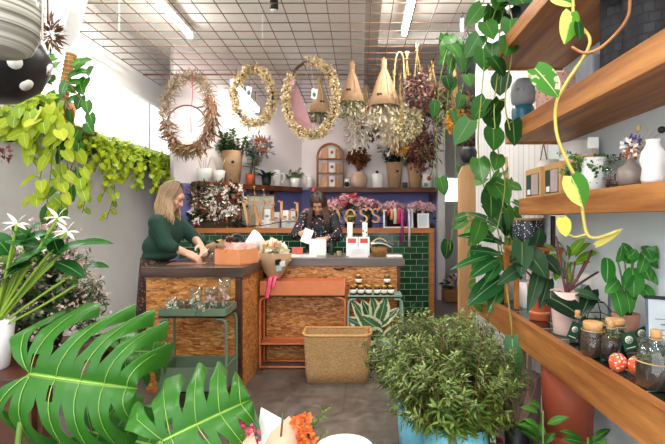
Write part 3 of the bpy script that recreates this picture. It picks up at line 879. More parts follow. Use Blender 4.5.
for i in range(60):
    c = V((rnd(-25, -13)*s, rnd(-.04, .09), rnd(4, 40)*s)); ml.leaf(c, rdir(), rdir(), 10*s, 5*s, OVAL, seg=3)
ms.build('stem', STEMB, t); ml.build('foliage', leafm('black_green_leaf', '#33402c', '#10170f', None), t)
mb.build('brown_foliage', BROWNGR, t); mw.build('white_blossoms', WHITEF, t); mo.build('rust_blossoms', RUSTF, t)
# framed sheet leaning behind the letters
def frame(name, label, x0, x1, y0, y1, Y, fm, pm, cat='picture frame', lean=.06):
    h = (y1-y0)*Y/F; w_ = (x1-x0)*Y/F
    t = thing(name, label, cat, on_bar((x0+x1)/2, Y))
    R = Matrix.Rotation(-lean, 3, 'X')
    m = MB(); b = .02
    for cx, cz, dx, dz in ((-w_/2+b/2, h/2, b, h), (w_/2-b/2, h/2, b, h), (0, b/2, w_-2*b, b), (0, h-b/2, w_-2*b, b)): m.box(R @ V((cx, 0, cz)), (dx, .02, dz), R)
    m.build('frame', fm, t)
    MB().box(R @ V((0, .004, h/2)), (w_-2*b, .008, h-2*b), R).build('sheet', pm, t)
    return t
frame('picture_frame', 'wooden frame with a pale sheet standing behind the letter W', 233, 275, 195, 228, 6.33, RUSTW, flat('pale_print', '#a9aa9d', .7, var=.2, sc=9))
GOLD = flat('brass', '#c99a4c', .3, .8)
for x, yt in ((247.5, 195), (254.5, 186), (264, 189)):
    t = thing('candle_holder', f'thin brass candle holder with small balls, {"shortest" if yt == 195 else "tallest" if yt == 186 else "last"} of three behind the W', 'candle holder', on_bar(x, 6.2))
    h = (228-yt)*6.2/F
    MB().lathe([(.03, 0), (.03, .006), (.004, .012)], n=12).build('foot', GOLD, t)
    m = MB().tube([(0, 0, .01), (0, 0, h)], .004, 6)
    m.build('stem', GOLD, t)
    for k in range(3): MB().ell((rnd(-.012, .012), 0, h*(.62+.17*k)), .016, 10, 7).build('ball', GOLD, t)
# white cards standing in a rack under the small letters
BLUEC = flat('pale_blue_card', '#cfd9df', .6, var=.05)
cardx = [(259, 6, 9, 'cream'), (267, 7, 19, 'white'), (276, 7, 16, 'pale blue'), (285, 7, 18, 'white'), (294, 8, 17, 'pale blue'), (262, 7, 8, 'white'), (289, 7, 8, 'pale blue'), (274, 8, 8, 'cream')]
CREAMC = flat('cream_card', '#dcd2be', .6)
for i, (x, w_, h_, col) in enumerate(cardx):
    Y = 6.25-.035*(i % 3) if h_ > 10 else 6.1
    c = MB().box((0, 0, h_*s/2), (w_*s, .01, h_*s), Matrix.Rotation(-.08, 3, 'X')); o = c.build('greeting_card', {'white': PAPER, 'pale blue': BLUEC, 'cream': CREAMC}[col])
    o.location = on_bar(x, Y)
    tag(o, f'{"tall" if h_ > 10 else "short"} {col} greeting card standing {["behind the W", "left of the letter i", "behind the letter i", "behind the letter l", "behind the letter d", "under the W end", "under the letter d", "under the letter i"][i].replace("left of", "between the W and")}', 'card', 'greeting cards on the bar')
    MB().box((0, -.007, h_*s*.62), (w_*s*.5, .002, h_*s*.12), Matrix.Rotation(-.08, 3, 'X')).build('print', flat('grey_ink', '#7f8a90', .6), o)

# ---- wooden letters, carved thick and thin with serifs
LETW = wood('letter_wood', '#c08348', '#e6b57c', 'Z', .5, 6)
def stroke(m, M, a, b, w, th):
    a = V((a[0], 0, a[1])); b = V((b[0], 0, b[1])); d = (b-a).normalized(); n = V((d.z, 0, -d.x))*w/2
    return m.prism([((a+n).x, (a+n).z), ((a-n).x, (a-n).z), ((b-n).x, (b-n).z), ((b+n).x, (b+n).z)], M, th)
def arc(m, M, c, rx, rz, a0, a1, w0, w1, th, n=14):
    "crescent stroke: thick w1 at the sides, thin w0 at top and bottom"
    for i in range(n):
        o = []
        qs = [radians(a0+(a1-a0)*(i+k)/n) for k in (0, 1)]
        for q, sg in ((qs[0], 1), (qs[1], 1), (qs[1], -1), (qs[0], -1)):
            w = w0+(w1-w0)*abs(cos(q))
            o.append((c[0]+cos(q)*(rx+sg*w/2), c[1]+sin(q)*(rz+sg*w0/2*1.0)))
        m.prism(o, M, th)
def letter(ch, M, u, th):
    "u = x height"
    m = MB(); T = u*.23; t_ = u*.095; sr = lambda x, z, w=.62: m.box(M @ V((x*u, 0, z*u+(t_/2 if z < .5 else -t_/2))), (w*u, th, t_))
    if ch == 'W':
        for a, b, w in (((-1.0, 1.5), (-.5, 0), T), ((-.5, 0), (0, 1.3), t_), ((0, 1.3), (.5, 0), T), ((.5, 0), (1.0, 1.5), t_)): stroke(m, M, (a[0]*u, a[1]*u), (b[0]*u, b[1]*u), w, th)
        sr(-1.0, 1.5); sr(1.0, 1.5); sr(0, 1.5, .5); stroke(m, M, (0, 1.25*u), (0, 1.5*u), t_, th)
    elif ch in 'il':
        h = 1.0 if ch == 'i' else 1.5
        stroke(m, M, (0, 0), (0, h*u), T, th); sr(0, 0); m.box(M @ V((-.13*u, 0, h*u-t_/2)), (.36*u, th, t_))
        if ch == 'i': m.lathe([(u*.17, -th/2), (u*.17, th/2)], M @ V((0, 0, 1.32*u)), 14, R=Matrix.Rotation(radians(90), 3, 'X'))
    elif ch == 'd':
        arc(m, M, (-.1*u, .5*u), .36*u, .45*u, 0, 360, t_, T, th, 22); stroke(m, M, (.32*u, 0), (.32*u, 1.5*u), T, th); sr(.40, 0, .4); m.box(M @ V((.22*u, 0, 1.5*u-t_/2)), (.32*u, th, t_))
    elif ch == 'e':
        arc(m, M, (0, .5*u), .38*u, .46*u, 0, 318, t_, T, th, 22); m.box(M @ V((0, 0, .55*u)), (.72*u, th, t_))
    elif ch in 'rn':
        stroke(m, M, (-.3*u, 0), (-.3*u, u), T, th); sr(-.3, 0); m.box(M @ V((-.42*u, 0, u-t_/2)), (.3*u, th, t_))
        if ch == 'n':
            arc(m, M, (.02*u, .62*u), .32*u, .34*u, 0, 170, t_, T, th, 12); stroke(m, M, (.34*u, 0), (.34*u, .64*u), T, th); sr(.34, 0, .52)
        else:
            arc(m, M, (.05*u, .62*u), .3*u, .34*u, 60, 170, t_, T*.7, th, 8); m.ell(M @ V((.22*u, 0, .84*u)), (.14*u, th/2, .14*u), 10, 6)
    elif ch == 's':
        arc(m, M, (0, .74*u), .27*u, .22*u, 20, 270, t_, T*.8, th, 14); arc(m, M, (0, .27*u), .3*u, .23*u, -160, 90, t_, T*.8, th, 14)
    return m
t = thing('letter_sign', 'row of carved wooden letters standing along the bar on a thin dark rail', 'sign', on_bar(312, 6.02))
LS = 6.02/F
for ch, x, yb, u in (('W', 254, 225.5, 16.3), ('i', 273, 220.5, 12.5), ('l', 281.5, 219.5, 12.5), ('d', 294, 221.5, 13), ('e', 307, 221.5, 13), ('r', 320, 222, 13), ('n', 335, 222, 13.5), ('e', 350.5, 225, 16), ('s', 363.5, 222.8, 14.5), ('s', 375.5, 222.8, 14.5)):
    M = Matrix.Translation(V(((x-312)*LS, 0, EYE+(PY-yb)*LS-BAR))) @ Matrix.Diagonal((.66 if ch == 'W' else .78, 1, 1, 1))
    letter(ch, M, u*LS, .03).build('letter', LETW, t)
m = MB().tube(smooth_path([((240-312)*LS, 0, .04), ((262-312)*LS, 0, .035), ((285-312)*LS, .0, .085), ((312-312)*LS, 0, .07), ((345-312)*LS, 0, .05), ((383-312)*LS, 0, .06)]), .006, 6)
for x in (258, 300, 345, 380): m.tube([((x-312)*LS, 0, 0), ((x-312)*LS, 0, .07)], .005, 5)
m.build('rail', BLKMET, t)

# ---- flowers in vases along the bar
def flower_vase(label, x, Y, topy, wpx, mats, vmat, vr, vh, n=26, foli=True, name='flower_vase', hgt=10):
    k = Y/F
    t = thing(name, label, 'flowers', on_bar(x, Y))
    cup(MB(), vr*k, vr*1.15*k, vh*k).build('vase', vmat, t)
    top = (228-topy)*k
    ms, ml = MB(), MB(); fl = [MB() for _ in mats]
    for i in range(n):
        a = rnd(0, 6.28); r = math.sqrt(rnd(0, 1)); c = V((cos(a)*r*wpx/2*k, sin(a)*r*wpx/3.2*k, top-hgt*.45*k*r-rnd(0, 3)*k))
        ms.tube(bez((0, 0, vh*.7*k), (c.x*.3, c.y*.3, top*.7), c, 4), .004, 4)
        petals(fl[i % len(mats)], c, 2.6*k, 16, 3.2*k, 2.8*k)
        if foli: ml.leaf(c-V((0, 0, 5*k)), rdir()+V((0, 0, -.3)), rdir(), 6*k, 2.4*k, LANCE, seg=3)
    ms.build('stem', STEMD, t)
    if foli: ml.build('foliage', OLIVE, t)
    for f, mt in zip(fl, mats): f.build('blossoms', mt, t)
    return t
flower_vase('pale pink hydrangea bunch beside the dark haired woman', 331, 6.22, 202, 22, [PINKF], GLASS, 4, 12)
flower_vase('tall rose and pink flowers with green stems behind the letter e', 350, 6.27, 193, 34, [ROSEF, PINKF, ROSEF], flat('olive_glass', '#53622f', .2), 5, 15, 30, hgt=18)
flower_vase('mauve pink flowers in a dark vase behind the double s', 368, 6.24, 201, 24, [PINKF, flat('mauve_flower', '#b06a86', .8)], BLACK, 4, 14)
flower_vase('pale pink flower heads above the white ribbon stand', 394, 6.32, 203, 27, [PINKF], BLACK, 7, 16, 30)
flower_vase('pale pink flower heads in a black vase behind the white card', 420, 6.28, 203, 26, [PINKF], BLACK, 6, 17, 30)
# ribbon stand: pale wooden frame with ribbons over its top bar
t = thing('ribbon_stand', 'white wooden frame stand on the bar hung with coloured ribbons', 'stand', on_bar(398, 6.09))
k = 6.09/F
m = MB()
for x in (-14, 14): m.box((x*k, 0, 9*k), (1.6*k, .04, 18*k))
m.box((0, 0, 17.4*k), (26.4*k, .04, 1.2*k)); m.box((0, 0, .6*k), (26.4*k, .04, 1.2*k))
m.build('frame', WHITEMET, t)
def hung(label, x, mt, z1, w=3.2, dy=-.035):
    o = MB(); o.tube([(0, .03, .0), (0, .012, .014), (0, -.018, .012), (0, dy, -.01), (.004, dy-.005, z1*.5), (-.004, dy, z1)], w*k/2, 6, flat=.2)
    o = o.build('ribbon', mt); o.location = on_bar(x, 6.09)+V((0, 0, 18*k)); tag(o, label, 'ribbon', 'ribbons on the white stand'); return o
hung('short red ribbon at the outer post of the white stand', 388, REDR, -6*k); hung('peach ribbon next to the short red one', 391.5, flat('peach_ribbon', '#e0a070', .5), -10*k)
hung('cream ribbon hanging beside the long red one', 395, CREAMT, -14*k); hung('long red ribbon in the middle of the white stand', 398.5, flat('crimson_ribbon', '#d62a4a', .5), -14*k, 4)
hung('long dark plum ribbon on the white stand', 405, flat('plum_ribbon', '#4a2038', .5), -16*k)
hung('magenta ribbon trailing down over the green tiles', 401, flat('magenta_ribbon', '#a32c86', .5), -32*k, 2.6, -.15)
hung('grey white ribbon trailing down over the green tiles', 408, flat('silver_ribbon', '#c4c4c8', .5), -36*k, 2.2, -.15)
frame('card_stand', 'pale blue card standing in front of the black flower vase', 417.5, 429, 212, 226.5, 6.06, PAPER, BLUEC, 'card', .1)
t = thing('ornament', 'small dark leafy sprig in a black cup at the bar end', 'ornament', on_bar(432.5, 6.12))
cup(MB(), .03, .035, .06).build('cup', BLACK, t); ml = MB(); petals(ml, (0, 0, .1), .05, 26, .06, .02, LANCE, up=.6); ml.build('foliage', DARKLF, t)
# ------------------------------------------------------------------ hung from the ceiling mesh
def hangat(x, ytop):
    "point under the mesh whose mesh line is seen at row ytop"
    Y = (mz-EYE)*F/(PY-ytop); return V(((x-PX)*Y/F, Y, mz-.02)), Y/F
def hook(t): MB().tube(smooth_path([(.012, 0, .02), (.006, 0, .034), (-.004, 0, .03), (0, 0, .0), (0, 0, -.08)]), .0035, 5).build('hook', BLKMET, t)
# oval wreath of grey grasses with a cane hoop
p, s = hangat(189, 73)
t = thing('grass_wreath', 'tall shaggy wreath of grey and brown dried grass with an inner cane hoop', 'wreath', p); hook(t)
m = MB(); mb = MB(); mo = MB()
for i in range(1700):
    q = rnd(0, 2*pi); rx, rz = 23*s, 36*s
    c = V((cos(q)*rx, rnd(-.03, .03), sin(q)*rz-37*s))+rv((2.5 if cos(q) < .2 else 4.5)*s)
    tang = V((-sin(q)*rx, 0, cos(q)*rz)).normalized()
    low = sin(q) < -.2 or (cos(q) > .3 and sin(q) < .45)
    d = (tang*rnd(-1, .4)+rv(.7)+V((0, 0, -1.1 if low else -.2)))
    tgt = m if rnd(0, 1) < .55 else mb
    if low and rnd(0, 1) < .45: tgt = mo
    tgt.leaf(c, d, rdir(), rnd(6, 13)*s*(1.3 if low else .85), 1.3*s*(1.5 if tgt is mo else 1), LANCE, droop=.9, seg=3)
m.build('grass', GREYGR, t); mb.build('grass', flat('tan_dried', '#b09a80', .85, var=.3, sc=30), t); mo.build('dried_leaves', flat('amber_dried', '#8d6243', .85, var=.3, sc=30), t)
m = MB().torus((-2*s, -.01, -51*s), 20*s, .75*s, 40, 6); m.build('hoop', flat('red_cane', '#6d3a28', .5), t)
m = MB(); ribbon(m, [(6*s, -.09, 1*s), (6.5*s, -.1, -20*s), (6*s, -.12, -34*s)], .022); m.build('ribbon', REDR, t)
m = MB(); ribbon(m, [(5*s, -.11, -44*s), (5.6*s, -.12, -60*s)], .028); m.build('ribbon_tail', PINKR, t)
MB().box((-3*s, -.11, -48*s), (10*s, .006, 8*s), Matrix.Rotation(.4, 3, 'Y')).build('tag', flat('blue_tag', '#b9d3dc', .6), t)
m = MB()
for i in range(14): m.leaf((rnd(-10, 12)*s, -.05, -72*s), V((rnd(-.6, .6), 0, -1)), rdir(), rnd(7, 13)*s, 3*s, LANCE, seg=3)
m.build('green_leaf', WILLOW, t)
# straw flower wreaths
def straw_wreath(label, cx, ytop, rx, rz, n, dark=None):
    p, s = hangat(cx, ytop)
    t = thing('straw_wreath', label, 'wreath', p); hook(t)
    m, m2 = MB(), MB()
    for i in range(n):
        q = rnd(0, 2*pi)
        if dark and radians(95) < q < radians(140): continue
        c = V((cos(q)*rx*s, rnd(-.05, .04), (sin(q)*rz-rz-2)*s))+rv(4.0*s)
        (m if i % 3 else m2).leaf(c, rdir(), rdir(), rnd(2.0, 3.7)*s, rnd(1.5, 2.7)*s, OVAL, droop=.8, seg=2)
    m.build('blossoms', CREAMF, t); m2.build('blossoms', flat('tan_flower', '#b08d5a', .8, var=.25, sc=50), t)
    r = MB(); r.tube([(cos(q)*rx*s, .0, (sin(q)*rz-rz-2)*s) for q in [2*pi*i/40 for i in range(41)]], 1.5*s, 6, cap=False); r.build('ring', flat('twig_ring', '#4d3626', .9, var=.3, sc=40), t)
    m = MB(); ribbon(m, [(-3*s, -.07, 1*s), (-3.2*s, -.08, -20*s)], .03); m.build('ribbon', flat('sage_ribbon', '#5f9a78', .5) if not dark else WHITEGR, t)
    MB().box((-3.6*s if not dark else 4*s, -.085, (-26 if not dark else -36)*s), (5.5*s, .005, 10*s), Matrix.Rotation(.15, 3, 'Y')).build('tag', PAPER, t)
    d = MB(); d.ell((-3.6*s if not dark else 4*s, -.09, (-27 if not dark else -37)*s), (1.8*s, .004, 2.4*s), 8, 5); d.build('tag_print', flat('teal_ink', '#3f6f78', .6), t)
    return t, s
t, s = straw_wreath('smaller round wreath of cream straw flowers with a green ribbon', 254, 66, 19, 27, 1900)
t, s = straw_wreath('large oval wreath of cream straw flowers with bare twigs at its top', 311, 58, 25, 37, 3000, True)
MB().box((-20*s, .0, -22*s), (7*s, .05, 9*s), None, .01).build('bud', PINKF, t)
m = MB()      # pink paper fan tucked behind the ring
m.add([V((-27*s, .05, -38*s)), V((-14*s, .03, -26*s)), V((2*s, .0, -68*s)), V((-9*s, .03, -74*s)), V((-20*s, .02, -52*s))], [(0, 1, 4), (1, 2, 4), (2, 3, 4), (3, 0, 4)], smooth=False)
m.build('paper', flat('dusty_pink_paper', '#a67a7b', .7, var=.08), t)
m = MB(); ribbon(m, [(0, -.06, 0), (2*s, -.075, -18*s), (3.6*s, -.08, -32*s)], .022); m.build('white_ribbon', WHITEF, t)
# paper cones of dried flowers hung head down
def cone(label, x, ytop, h, w, mats, logo=(0, .55), deep=0, fall=30):
    p, s = hangat(x, ytop); p.y += deep
    t = thing('paper_cone', label, 'dried bouquet', p); hook(t)
    prof = [(2.6, 1), (3.0, -5), (2.6, -8), (w*.22, -h*.36), (w*.385, -h*.7), (w*.54, -h), (w*.54-.5, -h), (w*.365, -h*.7), (w*.19, -h*.36), (1.8, -8)]
    MB().lathe([(r*s, z*s) for r, z in prof], n=20, wob=lambda q, z: 1+.05*sin(2*q+z*7)).build('paper', KRAFT, t)
    m = MB().tube([(0, 0, -1*s), (0, 0, 3*s)], 1.1*s, 6); m.build('stem', STRAW, t)
    MB().torus((0, 0, -7.5*s), 2.5*s, .5*s, 14, 5, Matrix.Rotation(radians(90), 3, 'X')).build('tie', STRING, t)
    fl = [MB() for _ in mats]
    for i in range(420):
        a = rnd(0, 6.28); r = math.sqrt(rnd(0, 1)); z = -h+5-rnd(0, fall*(1-.55*r)*.8)
        c = V((cos(a)*r*w*.5*s, sin(a)*r*w*.4*s, z*s))
        fl[i % len(mats)].leaf(c, V((cos(a)*.5, sin(a)*.5, -.9))+rv(.6), rdir(), rnd(4, 10)*s, rnd(1.4, 3)*s, LANCE, droop=.7, seg=2)
    for f, mt in zip(fl, mats): f.build('dried_blossoms', mt, t)
    d = MB(); zz = -h*logo[1]*1.15
    for sg in (-1, 1): d.ell((logo[0]*s+sg*1.2*s, (-w*.36)*s, zz*s), (1.5*s, .03, 1.3*s), 8, 5)
    d.build('logo', BLACK, t)
    m = MB(); ribbon(m, [(.5*s, -2.6*s, -7*s), (3*s, -w*.3*s, -h*.5*s), (4*s, -w*.45*s, -h*.8*s)], 2.2*s); m.build('ribbon', WHITEF, t)
    return t
GREENISH = flat('olive_dried', '#7d7f5a', .85, var=.3, sc=40)
cone('brown paper cone of dried flowers hanging inside the large straw wreath', 318, 70, 38, 25, [WHITEGR, GREENISH, GREYGR], (3, .6), .3, 16)
cone('brown paper cone of pale dried flowers hanging beside the large straw wreath', 352, 62, 40, 25, [WHITEGR, CREAMF, GREENISH], (-3, .62), 0, 34)
cone('widest brown paper cone spilling pale feathery dried stems', 384, 59, 47, 32, [WHITEGR, CREAMF, WHITEGR], (-5, .68), .0, 46)
cone('brown paper cone hanging deep between the two pale flower cones', 367, 78, 44, 26, [GREYGR, BROWNGR, WHITEGR], (-4, .62), .35, 30)
# loose bunches
def bunch(label, x, ytop, yhead, rpx, mats, n, L, W, stemm=STRAW, ry=1.25, legs=9, deep=0, tail=0):
    p, s = hangat(x, ytop); p.y += deep
    t = thing('dried_bunch', label, 'dried flowers', p); hook(t)
    m = MB()
    z0 = (ytop-yhead)*s
    for i in range(legs):
        a = rnd(0, 6.28); m.tube([(cos(a)*2*s, sin(a)*2*s, 2*s), (0, 0, -5*s), (cos(a)*rpx*.5*s, sin(a)*rpx*.4*s, z0)], .36*s, 4)
    m.build('stem', stemm, t)
    MB().torus((0, 0, -5*s), 1.5*s, .6*s, 12, 5, Matrix.Rotation(radians(90), 3, 'X')).build('tie', STRING, t)
    fl = [MB() for _ in mats]
    for i in range(n):
        d = rdir(); c = V((d.x*rpx*s, d.y*rpx*.7*s, z0+d.z*rpx*ry*s-rnd(0, tail)*s))*1.0
        q = rnd(.45, 1); c = V((c.x*q, c.y*q, z0+(c.z-z0)*q))
        fl[i % len(mats)].leaf(c, d+rv(.5)+V((0, 0, -.4)), rdir(), rnd(.7, 1.2)*L*s, rnd(.7, 1.2)*W*s, OVAL, droop=.7, seg=2)
    for f, mt in zip(fl, mats): f.build('dried_blossoms', mt, t)
    return t
bunch('maroon dried bunch hung high by a sheaf of straw stems', 417, 44, 88, 14, [MAROON, flat('plum_dried', '#4b2a30', .85, var=.3), GREYGR], 460, 4.5, 3)
bunch('round bunch of pale cream yarrow below the maroon bunch', 407, 52, 122, 15, [CREAMF, flat('old_cream', '#c4b483', .85, var=.2), GREENISH], 420, 4, 3.6, legs=12)
bunch('small mustard yellow bunch below the cream yarrow', 404, 60, 138, 9, [YELF], 130, 4, 3.5, deep=.5)
bunch('dark red dried bunch low beside the hanging vines', 424, 60, 137, 13, [MAROON, BROWNGR, flat('deep_red', '#5a1f25', .8, var=.3)], 320, 6, 4, deep=.3, tail=20)
bunch('broad olive brown dried bunch beneath the black hanging pot', 455, 50, 94, 19, [GREENISH, BROWNGR, OLIVE], 520, 6, 2.6, deep=.2, ry=1.0, tail=18)
bunch('bunch of small orange yellow dried flowers under the broad olive bunch', 455, 52, 119, 10, [YELF, flat('amber_flower', '#b8741d', .8)], 240, 3.4, 3, deep=.0)
bunch('long brown dried stems hanging between the maroon and olive bunches', 436, 52, 112, 10, [BROWNGR, MAROON, OLIVE], 320, 10, 2, ry=3.2, deep=.45, tail=26)
cone('upside down brown paper cone hanging over the passage', 468, 92, 46, 19, [GREYGR, BROWNGR], (0, .6), .0, 14)
bunch('pale feathery dried bunch low between the paper cones', 357, 66, 114, 14, [WHITEGR, WHITEF], 340, 8, 2.2, deep=.45, ry=1.2, tail=14)
bunch('white feathery dried bunch behind the cream yarrow', 396, 60, 118, 10, [WHITEGR, CREAMF], 260, 8, 2.2, deep=.4, ry=1.7, tail=16)
bunch('shaggy brown dried bunch above the olive bunch by the hanging pot', 438, 50, 84, 13, [BROWNGR, GREYGR, RUSTF], 380, 7, 2.6, deep=.35, ry=1.0, tail=10)
# two bare hooked stems
p, s = hangat(398, 52)
t = thing('dried_twig', 'single curved dried stem hooked over the mesh beside the widest cone', 'dried stem', p)
MB().tube(smooth_path([(-4*s, 0, -40*s), (-3*s, 0, -12*s), (0, 0, 1*s), (5*s, 0, -3*s), (6*s, 0, -26*s)]), .8*s, 6).build('stem', STRAW, t)

# ------------------------------------------------------------------ on the work counter
def cp(x, Y, z=HC): return V(((x-PX)*Y/F, Y, z))
s = 3.6/F
t = thing('gift_box', 'open coral orange box of pink paper on the corner of the work counter', 'box', cp(237, 3.74), -.38)
m = MB(); w_, d_, h_ = .25, .26, .125
m.box((0, 0, .004), (w_, d_, .008))
for sg in (-1, 1): m.box((sg*(w_/2-.003), 0, h_/2), (.006, d_, h_)); m.box((0, sg*(d_/2-.003), h_/2), (w_-.012, .006, h_))
m.build('body', flat('coral_card', '#e0925f', .6, var=.05), t)
m = MB()
for i in range(40): m.leaf((rnd(-.09, .09), rnd(-.1, .1), rnd(.09, .13)), rdir()+V((0, 0, .3)), rdir(), .07, .06, ROUND, droop=.9, seg=3)
m.build('tissue', PINKP, t)
o = MB().box((0, 0, .045), (.22, .05, .09), None, .003).build('pink_packet', flat('blush_card', '#ecc8bd', .6, var=.04)); o.location = cp(242, 3.95, HC+.09)
tag(o, 'blush pink packet standing in the open coral box', 'packet')
o.location = cp(247, 4.02); o.rotation_euler = (0, 0, -.2)
o2 = MB().box((0, 0, .075), (.24, .07, .15), None, .003).build('pink_packet', flat('blush_card', '#ecc8bd')); o2.location = cp(244, 4.2); o2.rotation_euler = (0, 0, .1)
tag(o2, 'taller blush pink packet standing behind the coral box', 'packet'); tag(o, 'blush pink packet standing close against the back of the coral box', 'packet')
# kraft wrapped bouquet lying on the counter
def lay(name, label, a, b, r0, r1, mt, cat, flowers=None, ell=1.0):
    a, b = V(a), V(b); R = (b-a).to_track_quat('Z', 'Y').to_matrix(); L = (b-a).length
    base = V((a.x, a.y, HC)); t = thing(name, label, cat, base)
    prof = [(r0*.8, 0), (r0, .02), ((r0+r1)/2, L*.5), (r1, L), (r1-.006, L), ((r0+r1)/2-.006, L*.5), (r0*.6, .03)]
    MB().lathe(prof, a-base, 20, R=R, wob=lambda q, z: 1+.06*sin(3*q+z*8)).build('wrap', mt, t)
    if flowers:
        for nm, fm, n, Lf in flowers:
            m = MB(); petals(m, b-base-(b-a)*.05, r1*.9, n, Lf, Lf*.7); m.build(nm, fm, t)
    return t
lay('wrapped_bouquet', 'brown paper wrapped bouquet lying across the work counter', cp(207, 4.5, HC+.07), cp(231, 4.4, HC+.1), .05, .105, KRAFT, 'bouquet', [('blossoms', MAROON, 60, .06), ('foliage', DARKLF, 40, .07)])
t = thing('tape_dispenser', 'black hooped tape dispenser behind the coral box', 'dispenser', cp(237, 4.6))
MB().box((0, 0, .05), (.14, .1, .1), None, .02).build('base', BLACK, t); MB().torus((0, 0, .14), .07, .018, 20, 7).build('hoop', flat('navy_plastic', '#1e2433', .35), t)
lay('wrapped_bouquet', 'white paper wrapped bundle lying up against the coral box', cp(245, 4.62, HC+.06), cp(259, 4.72, HC+.17), .05, .11, PAPER, 'bouquet')
t = thing('glass_jar', 'clear glass jar of clips in front of the coral box', 'jar', cp(214, 3.72))
cup(MB(), .035, .04, .105, .004).build('jar', TGLASS, t)
m = MB(); blob(m, (0, 0, .03), .022, 14, .008); m.build('clips', GREYGR, t)
t = thing('glass_bowl', 'small clear glass bowl on the work counter behind the coral box', 'bowl', cp(260, 4.35)); cup(MB(), .05, .07, .07, .005).build('bowl', TGLASS, t)
o = MB().box((0, 0, .001), (.3, .2, .002)).build('paper_sheet', flat('brown_sheet', '#8a6248', .6)); o.location = cp(188, 3.75); o.rotation_euler = (0, 0, .2); tag(o, 'brown paper sheet lying on the work counter near the clear jar', 'paper')

# kraft bouquet with a pink ribbon leaning on the counter, standing on the coral trolley
p = V((-.79, 4.10, .672))
t = thing('wrapped_bouquet', 'upright brown paper bouquet of cream flowers with pink ribbon on the coral trolley', 'bouquet', p)
prof = [(.032, 0), (.036, .10), (.044, .135), (.088, .19), (.122, .27), (.15, .37), (.144, .37), (.116, .27), (.08, .19), (.03, .14)]
MB().lathe(prof, (0, 0, .0), 22, sy=.72, wob=lambda q, z: 1+.05*sin(2*q+1)+(.1*sin(q*1+.6) if z > .3 else 0)).build('wrap', KRAFT, t)
m = MB()
m.add([V((-.16, .04, .30)), V((-.05, .09, .52)), V((.1, .09, .44)), V((.15, .04, .30)), V((0, .07, .28))], [(0, 1, 4), (1, 2, 4), (2, 3, 4)], smooth=False)
m.add([V((-.155, -.02, .28)), V((-.13, .0, .47)), V((-.04, .09, .50)), V((-.1, .05, .28))], [(0, 1, 2, 3)], smooth=False)
m.build('inner_paper', flat('ivory_paper', '#e8dcc3', .7), t)
for nm, mt, n, L in (('white_blossoms', WHITEF, 70, .06), ('peach_blossoms', flat('peach_flower', '#e7b077', .8, var=.15), 40, .05), ('yellow_green_blossoms', flat('lime_flower', '#c7c76a', .8, var=.2), 40, .05), ('red_blossoms', ROSEF, 12, .04)):
    m = MB(); petals(m, (rnd(-.03, .03), 0, .38), .11, n, L, L*.7, ry=.7, rz=.7, up=.5); m.build(nm, mt, t)
m = MB(); ribbon(m, [(-.0, -.045, .15), (-.01, -.09, .16), (-.02, -.125, .14), (-.03, -.135, .06), (-.045, -.14, -.02)], .045); ribbon(m, [(.01, -.045, .15), (.03, -.09, .165), (.02, -.125, .14), (.012, -.135, .07)], .035)
m.ell((0, -.045, .15), (.05, .02, .02), 10, 6); m.build('ribbon', PINKR, t)
for k, (x, z) in enumerate(((.05, .30), (.085, .28), (.055, .24))):
    m = MB(); m.box((x, (-.098, -.075, -.078)[k], z), (.05, .01, .05), Matrix.Rotation(.35, 3, 'X') @ Matrix.Rotation(.4, 3, 'Z')); m.build('sticker', [BLACK, PAPER, flat('pale_teal_card', '#b6d0cd', .6)][k], t)

# ------------------------------------------------------------------ on the sales counter
def sheet(label, x, Y, w, d, h, mt, rz=0, lean=None, name='paper_sheet', cat='paper', z=HC):
    m = MB()
    if lean is None: m.box((0, 0, h/2), (w, d, h))
    else: R = Matrix.Rotation(-lean, 3, 'X'); m.box(R @ V((0, 0, h/2)), (w, d, h), R)
    o = m.build(name, mt); o.location = cp(x, Y, z); o.rotation_euler = (0, 0, rz); tag(o, label, cat); return o
sheet('flat white order sheets lying on the sales counter', 303, 4.45, .26, .2, .012, PAPER, .15)
sheet('grey printed sheet lying over the white order sheets', 306, 4.47, .16, .14, .003, flat('printed_grey', '#a7abb5', .6, var=.15, sc=60), .5, z=HC+.0125)
sheet('red topped card box behind the order sheets', 297.5, 4.7, .11, .07, .07, flat('salmon_card', '#dc6a58', .6), .05, name='card_box', cat='box')
t = thing('napkin_box', 'white paper bag standing open on the sales counter before the dark haired woman', 'paper bag', cp(318, 4.62))
m = MB(); m.bx(-.085, .085, -.045, -.04, 0, .17); m.bx(-.085, .085, .04, .045, 0, .16); m.bx(-.085, -.08, -.04, .04, 0, .165); m.bx(.08, .085, -.04, .04, 0, .165); m.bx(-.08, .08, -.04, .04, 0, .004); m.build('bag', PAPER, t)
t['category'] = 'paper bag'; t.name = 'paper_bag'
t = thing('glass_bottle', 'slim green glass bottle on the sales counter beside the paper bag', 'bottle', cp(331.5, 4.6))
MB().lathe([(.022, 0), (.024, .01), (.024, .11), (.01, .14), (.01, .17), (.0001, .17)], n=14).build('bottle', glass('green_bottle', '#7fb79a'), t); MB().lathe([(.012, .17), (.012, .185)], n=12).build('cap', BLACK, t)
s = 4.55/F
for x, pm, lb in ((350, CERAM, 'plain white'), (365, spotm('leaf_print', '#e9ebe4', '#2c4a38', 34, .32), 'green speckled')):
    t = thing('tall_vase', f'tall {lb} cylinder vase behind the small red labelled cards', 'vase', cp(x, 4.62)); cup(MB(), 2.6*s, 2.6*s, 33*s, .006).build('body', pm, t)
REDL = flat('red_label', '#c8443f', .6)
